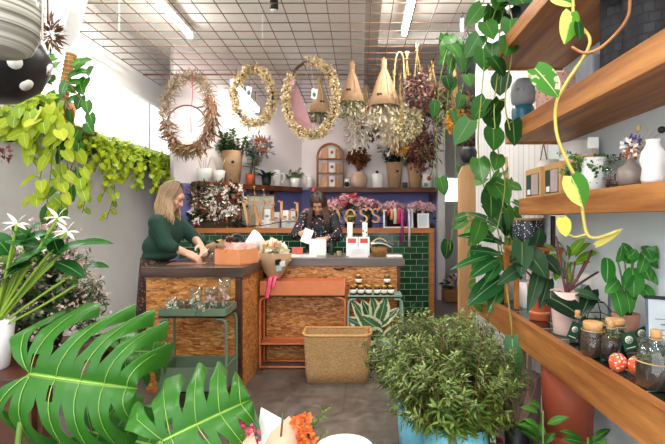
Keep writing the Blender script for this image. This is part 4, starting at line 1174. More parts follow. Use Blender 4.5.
for x, w_, yy, nm in ((352, 11.5, 4.5, 'tall red labelled white card under the plain white vase'), (364, 11, 4.5, 'tall red labelled white card under the speckled vase')):
    t = thing('price_card', nm, 'card', cp(x, yy))
    R = Matrix.Rotation(-.12, 3, 'X')
    MB().box(R @ V((0, 0, 9.5*s)), (w_*s, .006, 19*s), R).build('card', PAPER, t)
    MB().box(R @ V((0, -.005, 15*s)), (w_*s*.7, .003, 4.5*s), R).build('label', REDL, t)
t = thing('card_holder', 'low white card holder at the front of the sales counter', 'holder', cp(358.5, 4.33))
MB().box((0, 0, 5*s), (18*s, .05, 10*s), None, .003).build('body', PAPER, t); MB().box((0, -.028, 6*s), (13*s, .004, 5*s)).build('front_card', flat('pearl_card', '#e4e3e2', .5), t)
t = thing('small_basket', 'small round wicker basket with a hoop handle holding magazines', 'basket', cp(379.5, 4.5))
cup(MB(), 7*s, 8.6*s, 9.5*s, .008, n=26).build('body', wickerm('wicker_small', '#c58f4f', '#94602c', 22), t)
MB().torus((0, 0, 9*s), 8.2*s, .7*s, 24, 6, a0=0, a1=pi).build('handle', flat('cane_handle', '#c8a06b', .5), t)
for k, (mt, nm, ry) in enumerate(((PAPER, 'white folded magazine lying over the small wicker basket', .1), (flat('charcoal_print', '#55525a', .6, var=.4, sc=40), 'grey printed magazine on top in the small wicker basket', -.06))):
    m = MB()
    pts = [(-9.5*s+19*s*i/8, 0, -abs(i-4)**2*.13*s) for i in range(9)]
    vs = []
    for (x, y, z) in pts: vs += [(x, -.08, z), (x, .08, z), (x, -.08, z+.008), (x, .08, z+.008)]
    fs = []
    for i in range(8):
        a = i*4; fs += [(a, a+4, a+5, a+1), (a+2, a+3, a+7, a+6), (a, a+2, a+6, a+4), (a+1, a+5, a+7, a+3)]
    fs += [(0, 1, 3, 2), (32, 34, 35, 33)]
    m.add(vs, fs, smooth=False); o = m.build('magazine', mt); o.location = cp(381+k*3, 4.5, HC+(12.4+1.3*k)*s); o.rotation_euler = (0, .12+ry*.5, ry); tag(o, nm, 'magazine')
sheet('white notepad lying at the end of the sales counter', 394, 4.42, .15, .1, .018, PAPER, .1, name='notepad', cat='notepad')
t = thing('card_reader', 'small brass lidded jar on the sales counter beside the paper bag', 'jar', cp(339, 4.42)); t.name = 'small_jar'
MB().lathe([(.022, 0), (.024, .01), (.024, .04)], n=14).build('jar', flat('smoke_glass', '#6f6a55', .2), t); MB().lathe([(.024, .04), (.024, .055), (.0001, .055)], n=14).build('lid', GOLD, t)
# long dark handle fixed under the counter edge
o = MB().tube(smooth_path([(-.05, 0, 0), (0, -.02, -.008), (.05, 0, 0)]), .008, 6).build('drawer_pull', BLKMET); o.location = (at(339, 268.5, 4.24)); tag(o, 'short dark pull on the strand board under the counter slab', 'handle')

# ------------------------------------------------------------------ glassware on the sage trolley
def on_sage(x, Y=3.22): return V(((x-PX)*Y/F, Y, .676))
s = 3.22/F
vases = [(172, 5, 15, 'small clear glass cup of white shells, first on the sage trolley', WHITEF), (184, 5, 13, 'small amber tinted glass cup of dried buds', RUSTF), (196, 6, 25, 'tall clear glass vase of white flowers', WHITEF),
         (200, 6, 13, 'low clear glass cup in front of the tall white flowers', CREAMF), (211, 6.5, 25, 'printed clear glass cylinder of pale flowers', PINKF), (224, 6.5, 33, 'tallest clear glass cylinder of blush flowers on the sage trolley', PINKP)]
for i, (x, r, h, lb, fm) in enumerate(vases):
    t = thing('glass_vase', lb, 'vase', on_sage(x, 3.26 if i != 3 else 3.15), 0, 'glassware on the sage trolley')
    cup(MB(), r*s, r*s*1.02, h*s, .003, n=18).build('vase', TGLASS, t)
    m = MB(); petals(m, (0, 0, h*.42*s), h*.3*s, 26, 4*s, 3*s, rx=.5*r/(h*.3)*1.2, ry=.5*r/(h*.3)*1.2); m.build('blossoms', fm, t)
# honey jars on the mint trolley
JLAB = flat('jar_label', '#efe6d6', .6); AMBER = flat('dark_jam', '#3d1c12', .2)
j0 = None
jars = [(353, 4.06, 0, 'first in the row'), (361, 4.06, 0, 'second in the row'), (369, 4.06, 0, 'third in the row'), (377, 4.06, 0, 'fourth in the row'), (384, 4.06, 0, 'fifth in the row'), (391, 4.06, 0, 'last in the row nearest the trolley end'),
        (357, 4.14, 0, 'back row beside the coral trolley'), (366, 4.14, 0, 'back row in the middle'), (387, 4.14, 0, 'back row under the single stacked jar'), (358.5, 4.11, 1, 'stacked on top at the coral trolley side'), (387, 4.11, 1, 'stacked on top at the trolley end')]
for x, Y, lv, wh in jars:
    loc = V(((x-PX)*Y/F, Y, .667+lv*.0905))
    lb = f'dark jam jar on the mint trolley, {wh}'
    if j0 is None:
        j0 = thing('jam_jar', lb, 'jar', loc, 0, 'jam jars on the mint trolley')
        MB().lathe([(.026, 0), (.03, .006), (.03, .058), (.024, .066)], n=16).build('jar', AMBER, j0)
        MB().lathe([(.0305, .018), (.0305, .05)], n=16).build('label', JLAB, j0)
        MB().lathe([(.027, .066), (.027, .088), (.0001, .088)], n=16).build('lid', GOLD, j0)
    else: dup(j0, loc, rnd(-.5, .5), lb)
# ------------------------------------------------------------------ plants along the left wall
def vine(ms, ml, pts, n, L, W, prof=HEART, r=.004, notch=.18, droop=.6, side=.5, face=None, jit=.25, down=1.0, start=0.0):
    "stem through pts with hanging leaves"
    P = smooth_path(pts, 5)
    if ms is not None: ms.tube(P, r, 5, cap=False)
    k = len(P)-1
    for i in range(n):
        u = (start+(1-start)*(i+rnd(.1, .9))/n)*k; j = min(int(u), k-1); p = P[j].lerp(P[j+1], u-j)
        d = V((rnd(-side, side), rnd(-side, side)-.15, -down))
        pet = p+V((d.x, d.y, .25)).normalized()*L*.35
        if ms is not None: ms.tube([p, pet], r*.6, 4, cap=False)
        nf = face if face is not None else V((rnd(-.4, .6), -1, .55))
        ml.leaf(pet, d+rv(jit), nf, L*rnd(.75, 1.15), W*rnd(.8, 1.1), prof, droop=droop*rnd(0, 1), fold=.14, seg=5, notch=notch)

# row of troughs under the high window
for i, wh in enumerate(('nearest the bracket shelf', 'second from the bracket shelf', 'second from the slanted wall', 'closest to the slanted wall')):
    y0 = 4.35+i*.66
    t = thing('planter_trough', f'dark wall trough of lime green pothos under the high window, {wh}', 'planter', (-2.86, y0+.32, 2.03), 0, 'pothos troughs under the window')
    m = MB(); m.box((0, 0, .07), (.2, .62, .14), None, .01); m.build('trough', BLACK, t)
    m = MB(); m.box((-.108, .2, .1), (.02, .03, .2)); m.box((-.108, -.2, .1), (.02, .03, .2)); m.build('hanger', BLKMET, t)
    ml = MB(); ms = MB()
    for k in range(300):
        a = rnd(-.29, .29); b = rnd(-.1, .15)
        p = V((b, a, .13+rnd(0, .12) if b < .1 else rnd(.0, .2)))
        ml.leaf(p, V((rnd(-.4, 1), rnd(-1, 1), rnd(-.5, .8))), V((.3, -.3, 1)), rnd(.05, .10), rnd(.035, .062), HEART, droop=.7, fold=.15, seg=3, notch=.15)
    for k in range(9):
        a = rnd(-.3, .3); q = rnd(.1, .3) if (i or k > 2) else rnd(.45, .75)
        vine(ms, ml, [(.08, a, .13), (.14, a+rnd(-.05, .05), .08), (.15, a+rnd(-.08, .08), -q*.5), (.13, a+rnd(-.1, .1), -q)], int(7+q*14), .075, .06, side=.8, start=.15)
    ms.build('stem', STEMG, t); ml.build('foliage', NEON, t)
# bracket shelf with a climbing pothos
t = thing('bracket_shelf', 'small rough wooden shelf on the grey wall under the window', 'shelf', (-2.78, 4.0, 2.17))
MB().box((0, 0, .02), (.4, .7, .04), None, .004).build('board', RUSTW, t)
for y in (-.25, .25): MB().prism([(-.2, 0), (-.2, -.16), (-.17, -.16), (.1, -.02), (.1, 0)], Matrix.Translation((0, y, 0)), .03).build('bracket', BLKMET, t)
t = thing('climbing_pothos', 'pothos with a moss pole in a terracotta pot on the bracket shelf', 'plant', (-2.72, 4.05, 2.21))
cup(MB(), .085, .115, .21).build('pot', flat('light_terracotta', '#c98455', .7, var=.1), t)
MB().lathe([(.0001, .18), (.105, .18)], n=16).build('soil', SOIL, t)
m = MB(); P = smooth_path([(0, 0, .16), (.03, 0, .4), (.10, -.02, .66)], 8); m.tube(P, .04, 12); pole = m.build('moss_pole', wood('coir', '#8e5f30', '#c79250', 'Z', .9, 40), t)
m = MB()
for i in range(1, len(P)-1, 1): m.torus(P[i], .043, .005, 12, 5, Matrix.Rotation(radians(80), 3, 'X'))
m.build('twine', STRING, pole)
ms, ml = MB(), MB()
for i in range(20):
    q = rnd(.15, .62); p = V((.03+q*.12+random.choice((-1, 1))*rnd(.06, .15), -.02+rnd(-.08, .05), q))
    ml.leaf(p, V((rnd(-.8, .9), -.5, rnd(-.9, .4))), V((rnd(-.3, .5), -1, .6)), rnd(.1, .16), rnd(.08, .115), HEART, droop=.5, seg=5, notch=.16)
for pts in ([(60, 92), (74, 120), (72, 165), (58, 200), (52, 225)], [(70, 85), (84, 105), (86, 128), (80, 150)], [(64, 95), (66, 150), (70, 190), (63, 215)]):
    vine(ms, ml, [at(x, y, 3.85)-V((-2.72, 4.05, 2.21)) for x, y in pts], 7, .15, .105, side=.7)
ms.build('stem', STEMB, t); ml.build('foliage', GREEN, t)
t = thing('trailing_pothos', 'lime yellow pothos trailing down the grey wall below the polka dot pot', 'plant', (-2.76, 3.78, 2.21))
cup(MB(), .06, .085, .13).build('pot', BLACK, t)
ms, ml = MB(), MB()
o0 = V((-2.76, 3.78, 2.21))
for pts in ([(20, 108), (14, 122), (12, 135)], [(30, 108), (30, 130), (35, 160)], [(36, 106), (44, 140), (40, 180), (34, 203)], [(40, 108), (52, 140), (50, 180), (47, 205)], [(26, 110), (22, 126), (24, 140)], [(46, 108), (57, 130), (60, 165), (62, 212)], [(18, 108), (3, 115), (2, 128)], [(34, 108), (44, 125), (30, 150)], [(48, 108), (66, 130), (74, 150), (80, 190)]):
    vine(ms, ml, [at(x, y, 3.45+rnd(0, .2))-o0 for x, y in pts], 5+int(len(pts)*2), .125, .095, side=.8, down=.8)
for i in range(26):
    ml.leaf((rnd(-.1, .18), rnd(-.25, .1), rnd(.08, .2)), V((rnd(-1, 1), -.6, rnd(-.6, .5))), V((0, -1, .7)), rnd(.1, .15), rnd(.08, .11), HEART, droop=.5, notch=.16)
ms.build('stem', STEMG, t); ml.build('foliage', leafm('lime_pothos', '#bcc838', '#86a626', '#d0dc70', trans=.3), t)

# ------------------------------------------------------------------ pots hung close overhead
def stripes():
    m, nt, b = nodes('striped_glaze')
    sp = N(nt, 'ShaderNodeSeparateXYZ'); nt.links.new(objco(nt), sp.inputs[0])
    w = N(nt, 'ShaderNodeTexNoise', noise_dimensions='1D'); w.inputs['Scale'].default_value = 62; w.inputs['Detail'].default_value = 2
    nt.links.new(sp.outputs[2], w.inputs['W'])
    nt.links.new(ramp(nt, w.outputs['Fac'], [(.36, C('#5f5a50')), (.5, C('#948f83')), (.62, C('#c2beb2'))]), b.inputs['Base Color'])
    b.inputs['Roughness'].default_value = .22; return m
t = thing('hanging_pot', 'grey and white striped glazed pot hanging near the ceiling', 'pot', (-1.125, 1.35, 1.872))
MB().lathe([(.085, 0), (.105, .012), (.125, .06), (.134, .14), (.13, .26), (.122, .26), (.126, .14), (.1, .03), (.0001, .02)], n=36).build('body', stripes(), t)
for a in (0.3, 2.4, 4.5): MB().tube([(.136*cos(a), .136*sin(a), .05), (.134*cos(a), .134*sin(a), .26), (0, 0, .75), (0, 0, 1.45)], .003, 5).build('cord', WHITEF, t)
t = thing('hanging_pot', 'black bowl shaped pot with white polka dots hanging behind the striped pot', 'pot', (-1.51, 1.78, 1.835))
MB().lathe([(.05, .0), (.12, .015), (.19, .07), (.222, .14), (.225, .2), (.2, .27), (.19, .27), (.21, .2), (.17, .08), (.0001, .03)], n=40).build('body', flat('black_glaze', '#1c1b1d', .35), t)
m = MB()
for a, z in ((-1.0, .05), (-.45, .12), (-.05, .06), (-1.5, .12), (-.95, .2), (-2.0, .06), (.35, .15), (-.35, .22), (-2.5, .15)):
    r = .222 if z > .1 else .178
    n_ = V((cos(a), sin(a), -.4 if z > .1 else -.9)); m = MB(); disc(m, V((cos(a)*r, sin(a)*r, z)), n_, .026, .006, 14); m.build('dot', CERAM, t)
for a in (0.3, 2.4, 4.5): MB().tube([(.2*cos(a), .2*sin(a), .27), (0, 0, .8), (0, 0, 1.5)], .003, 5).build('cord', BLACK, t)
q = at(58, 20, 2.5)
t = thing('paper_lantern', 'folded white paper lantern hanging behind the striped pot', 'lantern', q)
m = MB(); w_ = 2.5/F
m.add([V((-16*w_, 0, 32*w_)), V((17*w_, 0, 30*w_)), V((9*w_, -.02, -10*w_)), V((-7*w_, .02, -30*w_)), V((2*w_, -.06, 8*w_))], [(0, 1, 4), (1, 2, 4), (2, 3, 4), (3, 0, 4)], smooth=False)
m.add([V((-16*w_, .12, 32*w_)), V((17*w_, .12, 30*w_)), V((9*w_, .1, -10*w_)), V((-7*w_, .1, -30*w_))], [(0, 1, 2, 3)], smooth=False)
m.build('shade', PAPER, t); MB().tube([(0, .05, .1), (0, .05, 3.3-q.z)], .003, 5).build('cord', WHITEF, t)
q = at(50, 34, 2.2)
t = thing('seed_head', 'furry brown dried seed head tucked beside the striped pot', 'dried flowers', q)
m = MB(); petals(m, (0, 0, 0), .05, 160, .05, .014, LANCE, rx=.7, rz=1.5); m.build('head', BROWNGR, t)
MB().tube([(-.01, 0, .05), (-.03, .02, .4), (0, 0, 3.3-q.z)], .004, 5).build('stem', STEMB, t)
q = at(4, 154, 2.6)
t = thing('dried_stem', 'small dark red dried sprig on the grey wall edge', 'dried flowers', (q.x, q.y, q.z)); t.name = 'dried_sprig'
m = MB(); petals(m, (0, 0, 0), .04, 40, .03, .02); m.build('blossoms', MAROON, t); MB().tube([(0, 0, 0), (-.2, 0, .25), (-.25, 0, 3.3-q.z)], .003, 5).build('stem', STEMB, t)

# ------------------------------------------------------------------ table of plants close by
t = thing('plant_table', 'dark brown wooden table under the white pot and the waxflower', 'table', (-1.75, 2.0, 0))
TZ = .76
W('table_top', MB().bx(-2.4, -1.22, 1.66, 2.28, TZ-.04, TZ, .004), RUSTW, t)
W('front_panel', MB().bx(-2.38, -1.26, 1.70, 1.73, .05, TZ-.04), RUSTW, t)
for x in (-2.36, -1.27):
    for y in (1.76, 2.22): W('leg', MB().bx(x-.03, x+.03, y-.03, y+.03, 0, TZ-.04), RUSTW, t)
WHITEP = flat('white_plastic', '#e9e8e6', .4, var=.03)
t = thing('flower_pot', 'white pot of white lilies on the plant table edge', 'plant', (-1.475, 1.78, TZ))
cup(MB(), .055, .075, .2).build('pot', WHITEP, t)
MB().lathe([(.0001, .17), (.066, .17)], n=14).build('soil', SOIL, t)
b0 = V((-1.475, 1.78, TZ))
ms, ml, mw = MB(), MB(), MB()
def lp(ml, x0, y0, x1, y1, Y0, Y1, wpx, o, prof=OVAL, nrm=(0, -.7, 1), droop=.4, notch=0, fold=.15, wave=0):
    a = at(x0, y0, Y0); b = at(x1, y1, Y1); L = (b-a).length*1.04
    d = (b-a).normalized(); nv = V(nrm); s_ = d.cross(nv).normalized(); up = s_.cross(d)
    d2 = d*cos(droop*.5)+up*sin(droop*.5)
    ml.leaf(a-o, d2, nv, L, wpx*(Y0+Y1)/2/F, prof, droop=droop, fold=fold, seg=7, notch=notch, side=4, wave=wave)
for x, y in ((58, 218), (17, 224), (67, 232)):
    ms.tube(bez((0, 0, .16), at((x+0)/2, (y+310)/2, 1.72)-b0, at(x, y, 1.7)-b0, 8), .006, 6)
    c = at(x, y, 1.7)-b0
    for k in range(6): a = k*pi/3+rnd(-.2, .2); mw.leaf(c, V((cos(a), -.3, sin(a)*.6+.35)), V((0, -.6, 1)), .055, .016, LANCE, droop=.5, seg=4)
for spec in ((20, 268, 60, 238, 34), (10, 255, -10, 232, 22), (48, 262, 90, 240, 16), (8, 270, 40, 252, 30), (0, 285, 30, 262, 26), (30, 240, 12, 226, 16), (62, 248, 40, 236, 18), (15, 248, 48, 232, 16), (55, 262, 85, 277, 17), (68, 248, 113, 242, 11), (60, 255, 45, 228, 16), (40, 245, 5, 240, 20), (76, 285, 70, 262, 16), (84, 268, 108, 266, 10), (25, 250, 38, 222, 16)):
    lp(ml, *spec[:4], 1.74, 1.7, spec[4], b0, droop=.8); ms.tube(bez((0, 0, .15), at((spec[0]+0)/2, spec[1]+25, 1.76)-b0, at(spec[0], spec[1], 1.74)-b0, 6), .005, 5)
ms.build('stem', leafm('lime_stem', '#86a038', '#5f7d2a', None, trans=0), t); ml.build('foliage', leafm('lily_leaf', '#35722d', '#16381a', '#5c8f40', rough=.25), t); mw.build('white_blossoms', leafm('lily_petal', '#f6efe2', '#ecdccb', None, trans=.2), t)
t = thing('waxflower_bush', 'bushy waxflower with tiny pale blossoms in a dark bucket on the plant table', 'plant', (-1.52, 2.08, TZ))
cup(MB(), .1, .13, .2).build('bucket', BLACK, t)
b0 = V((-1.52, 2.08, TZ)); ms, ml, mf = MB(), MB(), MB()
for i in range(200):
    a = rnd(0, 6.28); r = math.sqrt(rnd(0, 1)); tip = V((cos(a)*r*.30+.05, sin(a)*r*.22-.04, .04+.52*math.sqrt(max(0, 1-r*r*.95))+rnd(-.06, .05)))
    sprig(ms, ml, (cos(a)*.05, sin(a)*.05, .15), tip, 20, .05, .014, LANCE, start=.2)
    for k in range(6):
        c = tip.lerp(V((0, 0, .2)), rnd(0, .4))+rv(.03)
        for q in range(4): mf.leaf(c, rdir()+V((0, -.4, .5)), rdir(), .014, .013, ROUND, seg=2)
for i in range(70):
    a = rnd(0, 6.28); tip = V((cos(a)*rnd(.17, .3)+.03, sin(a)*rnd(.14, .22), rnd(.0, .2)))
    sprig(ms, ml, (cos(a)*.09, sin(a)*.09, .2), tip, 18, .05, .015, LANCE, start=.0)
    for q in range(7): c = tip+rv(.03); mf.leaf(c, rdir(), rdir(), .014, .013, ROUND, seg=2)
ms.build('stem', STEMD, t); ml.build('foliage', leafm('wax_leaf', '#4f5f3a', '#22311d', None), t); mf.build('blossoms', leafm('wax_petal', '#e6d2c6', '#c9a79a', None, trans=.2), t)
t = thing('flower_pot', 'small pot of white daisies behind the white lilies', 'plant', (-1.72, 1.95, TZ))
cup(MB(), .06, .08, .16).build('pot', TERRA, t); ms, ml, mf = MB(), MB(), MB()
b0 = V((-1.72, 1.95, TZ))
for i in range(22):
    c = at(rnd(8, 44), rnd(236, 252), 1.95)-b0; ms.tube(bez((0, 0, .15), c*.6+V((0, 0, .1)), c, 4), .003, 4)
    disc(mf, c, V((rnd(-.4, .4), -1, .5)), .012, .005, 8)
    for q in range(8): a = q*pi/4; mf.leaf(c, V((cos(a), -.25, sin(a))), (0, -1, .3), .024, .012, ROUND, seg=2)
    ml.leaf(c-V((0, 0, .08)), rdir(), rdir(), .08, .03, OVAL, seg=3)
ms.build('stem', STEMG, t); ml.build('foliage', GREEN, t); mf.build('blossoms', WHITEF, t)

# ------------------------------------------------------------------ monstera
def monstera(P, eu, ev, L, Wd, lobes=6, droop=.5, cup_=.22, rear=.35):
    "split leaf: P where the stalk joins, eu along the midrib, ev across"
    P = V(P); eu = V(eu).normalized(); en = eu.cross(V(ev)).normalized(); ev = en.cross(eu).normalized()
    m = MB()
    def mid(t):
        a = droop*max(t, 0)
        return P+eu*(L*t*(1-.15*a*max(t, 0)))-en*(L*t*abs(t)*droop*.35)
    def width(t):
        return Wd/2*(max(0.0, 1-((t-.30)/.72)**2 if t > .3 else 1-((t-.30)/.85)**2)**.55)
    NS = 12
    for sg in (-1, 1):
        edges = [-rear+(1.0+rear)*(i/lobes)**.95 for i in range(lobes+1)]
        for i in range(lobes):
            t0, t1 = edges[i], edges[i+1]; NT = 8
            vs, fs, uv = [], [], []
            for b in range(NS+1):
                s_ = b/NS
                gap = .26*max(0.0, min(1.0, (s_-.24)/.14))+.16*max(0.0, s_-.6)/.4
                gap = gap*(1.0 if i < lobes-1 else .75)
                for a in range(NT+1):
                    u = a/NT; uu = .5+(u-.5)*(1-gap)
                    t = t0+(t1-t0)*uu
                    tm = max(t, 0.0)                     # rear lobes fan out of the stalk joint
                    w = width(t)
                    tip = 1-.22*abs(2*u-1)**2.6*max(0, s_-.5)/.5 if i < lobes-1 else 1-.2*abs(2*u-1)**2*s_
                    fwd = (.36 if t > 0 else .1)*w*s_**1.4*(1 if t > .1 else .5)
                    base = mid(tm if s_ < .999 or t > 0 else 0)
                    back = min(0, t)*L*min(1.0, s_*1.8)
                    q = base+eu*(fwd+back)+ev*(sg*w*s_*tip)
                    q = q+en*(Wd*(cup_*s_*(1-s_)*1.3-.30*s_**2.2)+Wd*.012*cos(2*pi*u*1.0)*s_)
                    vs.append(q); uv.append((.5+sg*.5*s_*1.0, i+.5+u*.4 if False else 3+u*.5))
            n = NT+1
            for b in range(NS):
                for a in range(NT):
                    hole = (b in (1, 2) and a in (3, 4) and 0 < i < lobes-2 and (i+(sg > 0)) % 2 == 0)
                    if not hole: fs.append((b*n+a, b*n+a+1, (b+1)*n+a+1, (b+1)*n+a) if sg > 0 else (b*n+a, (b+1)*n+a, (b+1)*n+a+1, b*n+a+1))
            m.add(vs, fs, uv)
    rib = MB(); rib.tube([mid(i/10)+en*.003 for i in range(11)], [.006*(1-i/13)*L/.45 for i in range(11)], 6)
    for sg in (-1, 1):
        for i in range(lobes):
            t = max(0, edges[i]*.5+edges[i+1]*.5); w = width(edges[i]*.5+edges[i+1]*.5)
            pts = []
            for b in range(0, 8):
                s_ = b/9; back = min(0, edges[i]*.5+edges[i+1]*.5)*L*min(1.0, s_*1.8)
                fwd = .36*w*s_**1.4*(1 if t > .1 else .4)
                pts.append(mid(t)+eu*(fwd+back)+ev*(sg*w*s_)+en*(Wd*(cup_*s_*(1-s_)*1.3-.30*s_**2.2)+.002))
            rib.tube(pts, [.0018*(1-b/9)*L/.45+.0004 for b in range(8)], 4)
    return m, rib
RIB = flat('pale_rib', '#86b04a', .4)
MP = V((-.98, 1.28, 0))
t = thing('monstera', 'big monstera with deeply split glossy leaves in front of the plant table', 'plant', MP)
cup(MB(), .13, .17, .34).build('pot', BLACK, t); MB().lathe([(.0001, .3), (.155, .3)], n=18).build('soil', SOIL, t)
def mleaf(x, y, Y, eu, ev, L, Wd, lob=6, droop=.5, **k):
    P = at(x, y, Y)-MP
    a, r = monstera(P, eu, ev, L, Wd, lob, droop, **k)
    lf = a.build('leaf', MONST, t); r.build('rib', RIB, lf)
    MB().tube(bez((rnd(-.05, .05), rnd(-.05, .05), .3), V((P.x*.6-.05, P.y*.5, P.z*.7)), P, 10), .009, 7).build('stalk', STEMG, t)
mleaf(30, 374, 1.38, (.97, .0, -.15), (.05, .3, .95), .34, .53, 6, .4)
mleaf(163, 441, 1.15, (.80, .45, .26), (-.42, .35, .80), .25, .36, 5, .3)
mleaf(92, 432, 1.45, (.9, .2, -.3), (.2, .6, .75), .30, .34, 5, .6)
mleaf(120, 352, 1.75, (.8, .5, -.1), (-.2, .5, .85), .2, .24, 5, .6)

# ------------------------------------------------------------------ bouquets in buckets close to the camera
def bucket(name, label, loc, r0, r1, h, mt, cat='bucket'):
    t = thing(name, label, cat, loc)
    m = MB(); cup(m, r0, r1, h, .005, n=30); m.build('bucket', mt, t)
    MB().torus((0, 0, h), r1-.001, .005, 30, 6, Matrix.Rotation(radians(90), 3, 'X')).build('rim', mt, t)
    return t
t = bucket('flower_bucket', 'tall bucket of pink paper wrapped orange and pink bouquets', (-.30, 1.2, 0), .11, .13, .56, WHITEP, 'bouquet')
m = MB()
for (a, c, b) in (((262, 425), (300, 418), (282, 452)), ((262, 428), (275, 405), (298, 446)), ((250, 430), (262, 424), (280, 455))):
    pass
b0 = V((-.30, 1.2, 0))
def pt(x, y, Y): return at(x, y, Y)-b0
m.add([pt(254, 452, 1.31), pt(261, 407, 1.33), pt(286, 421, 1.31), pt(284, 456, 1.28)], [(0, 1, 2, 3)], smooth=False); m.build('white_wrap', PAPER, t)
m = MB(); m.add([pt(262, 450, 1.2), pt(270, 433, 1.22), pt(289, 416, 1.25), pt(300, 428, 1.22), pt(296, 456, 1.17), pt(280, 470, 1.12), pt(284, 440, 1.14)], [(0, 1, 6), (1, 2, 6), (2, 3, 6), (3, 4, 6), (4, 5, 6), (5, 0, 6)])
m.add([pt(229, 448, 1.22), pt(232, 424, 1.27), pt(252, 428, 1.24), pt(258, 448, 1.2)], [(0, 1, 2, 3)], smooth=False); m.build('pink_wrap', flat('peach_wrap', '#d99a80', .65, var=.08), t)
m, m2, ms, ml = MB(), MB(), MB(), MB()
for x, y in ((298, 424), (306, 432), (301, 438), (310, 441), (296, 445), (304, 420), (292, 440)): petals(m, pt(x, y, 1.2), .016, 40, .014, .012)
for x, y in ((236, 426), (246, 430), (240, 436), (232, 434), (254, 437)): petals(m2, pt(x, y, 1.24), .018, 40, .014, .012)
for x, y in ((308, 425), (322, 412), (334, 405), (315, 418), (326, 428)): sprig(ms, ml, pt(305, 450, 1.22), pt(x, y, 1.22), 9, .03, .01, LANCE, r=.0015)
ms.tube([pt(280, 450, 1.17), pt(283, 412, 1.16)], .003, 5)
for k in range(24): ms.tube([(rnd(-.05, .05), rnd(-.05, .05), .05), pt(rnd(240, 305), 470, 1.2)], .004, 4)
m.build('orange_blossoms', ORANGF, t); m2.build('rose_blossoms', leafm('rose_petal', '#d8577c', '#a83458', None), t); ms.build('stem', STEMD, t); ml.build('foliage', WILLOW, t)
t = bucket('flower_bucket', 'round white bucket standing on the floor beside the orange bouquet', (-.045, 1.28, 0), .075, .083, .695, WHITEP, 'bucket')

# ------------------------------------------------------------------ blue buckets of cut foliage
BLUEB = flat('sky_blue_plastic', '#79c3dc', .35, var=.03)
def foliage_bucket(label, loc, r, h, n, R, H, mt, off=(0, 0), tipm=GUML):
    t = bucket('foliage_bucket', label, loc, r*.86, r, h, mt, 'bucket of foliage')
    ms, ml, m2 = MB(), MB(), MB()
    for i in range(n):
        a = rnd(0, 6.28); q = math.sqrt(rnd(0, 1)); tip = V((cos(a)*q*R+off[0], sin(a)*q*R*.8+off[1], h+H*(1-.55*q*q)+rnd(-.1, .06)))
        b = V((cos(a)*q*r*.7, sin(a)*q*r*.7, .05))
        top = V((cos(a)*q*r*.85, sin(a)*q*r*.85, h))
        ms.tube([b, top], .003, 4)
        sprig(ms, ml, top, tip, 20, .074, .0145, LANCE, start=.0, r=.0024, bend=.12)
        sprig(None, m2, top.lerp(tip, .6), tip, 13, .055, .012, LANCE, start=.1, bend=.05)
    for i in range(n//2):
        a = rnd(0, 6.28); q = rnd(.75, 1.15)
        sprig(ms, ml, (cos(a)*r*.6, sin(a)*r*.6, h-.01), (cos(a)*R*q*.85+off[0], sin(a)*R*q*.7+off[1], h+rnd(.0, .16)), 16, .075, .015, LANCE, start=.0, r=.0022, bend=.15)
    ms.build('stem', STEMB, t); ml.build('foliage', WILLOW, t); m2.build('foliage_tips', tipm, t)
foliage_bucket('sky blue bucket packed with willowy green foliage, closest to the bench plank', (.475, 2.2, 0), .165, .365, 190, .37, .46, BLUEB, (.0, .04))
foliage_bucket('sky blue bucket of foliage half hidden behind its twin', (.37, 2.57, 0), .16, .365, 140, .36, .44, BLUEB, (-.01, .06))
foliage_bucket('dark bucket of willowy foliage under the bench end', (.69, 2.74, 0), .09, .28, 90, .24, .52, BLACK, (0, 0))
t = bucket('red_pot', 'small dark red pot with a white tag beside the blue bucket', (.70, 2.33, 0), .04, .048, .2, flat('dark_red_plastic', '#8a2a2c', .4), 'pot')
MB().box((-.01, -.03, .21), (.03, .004, .06), Matrix.Rotation(-.2, 3, 'X')).build('tag', PAPER, t)

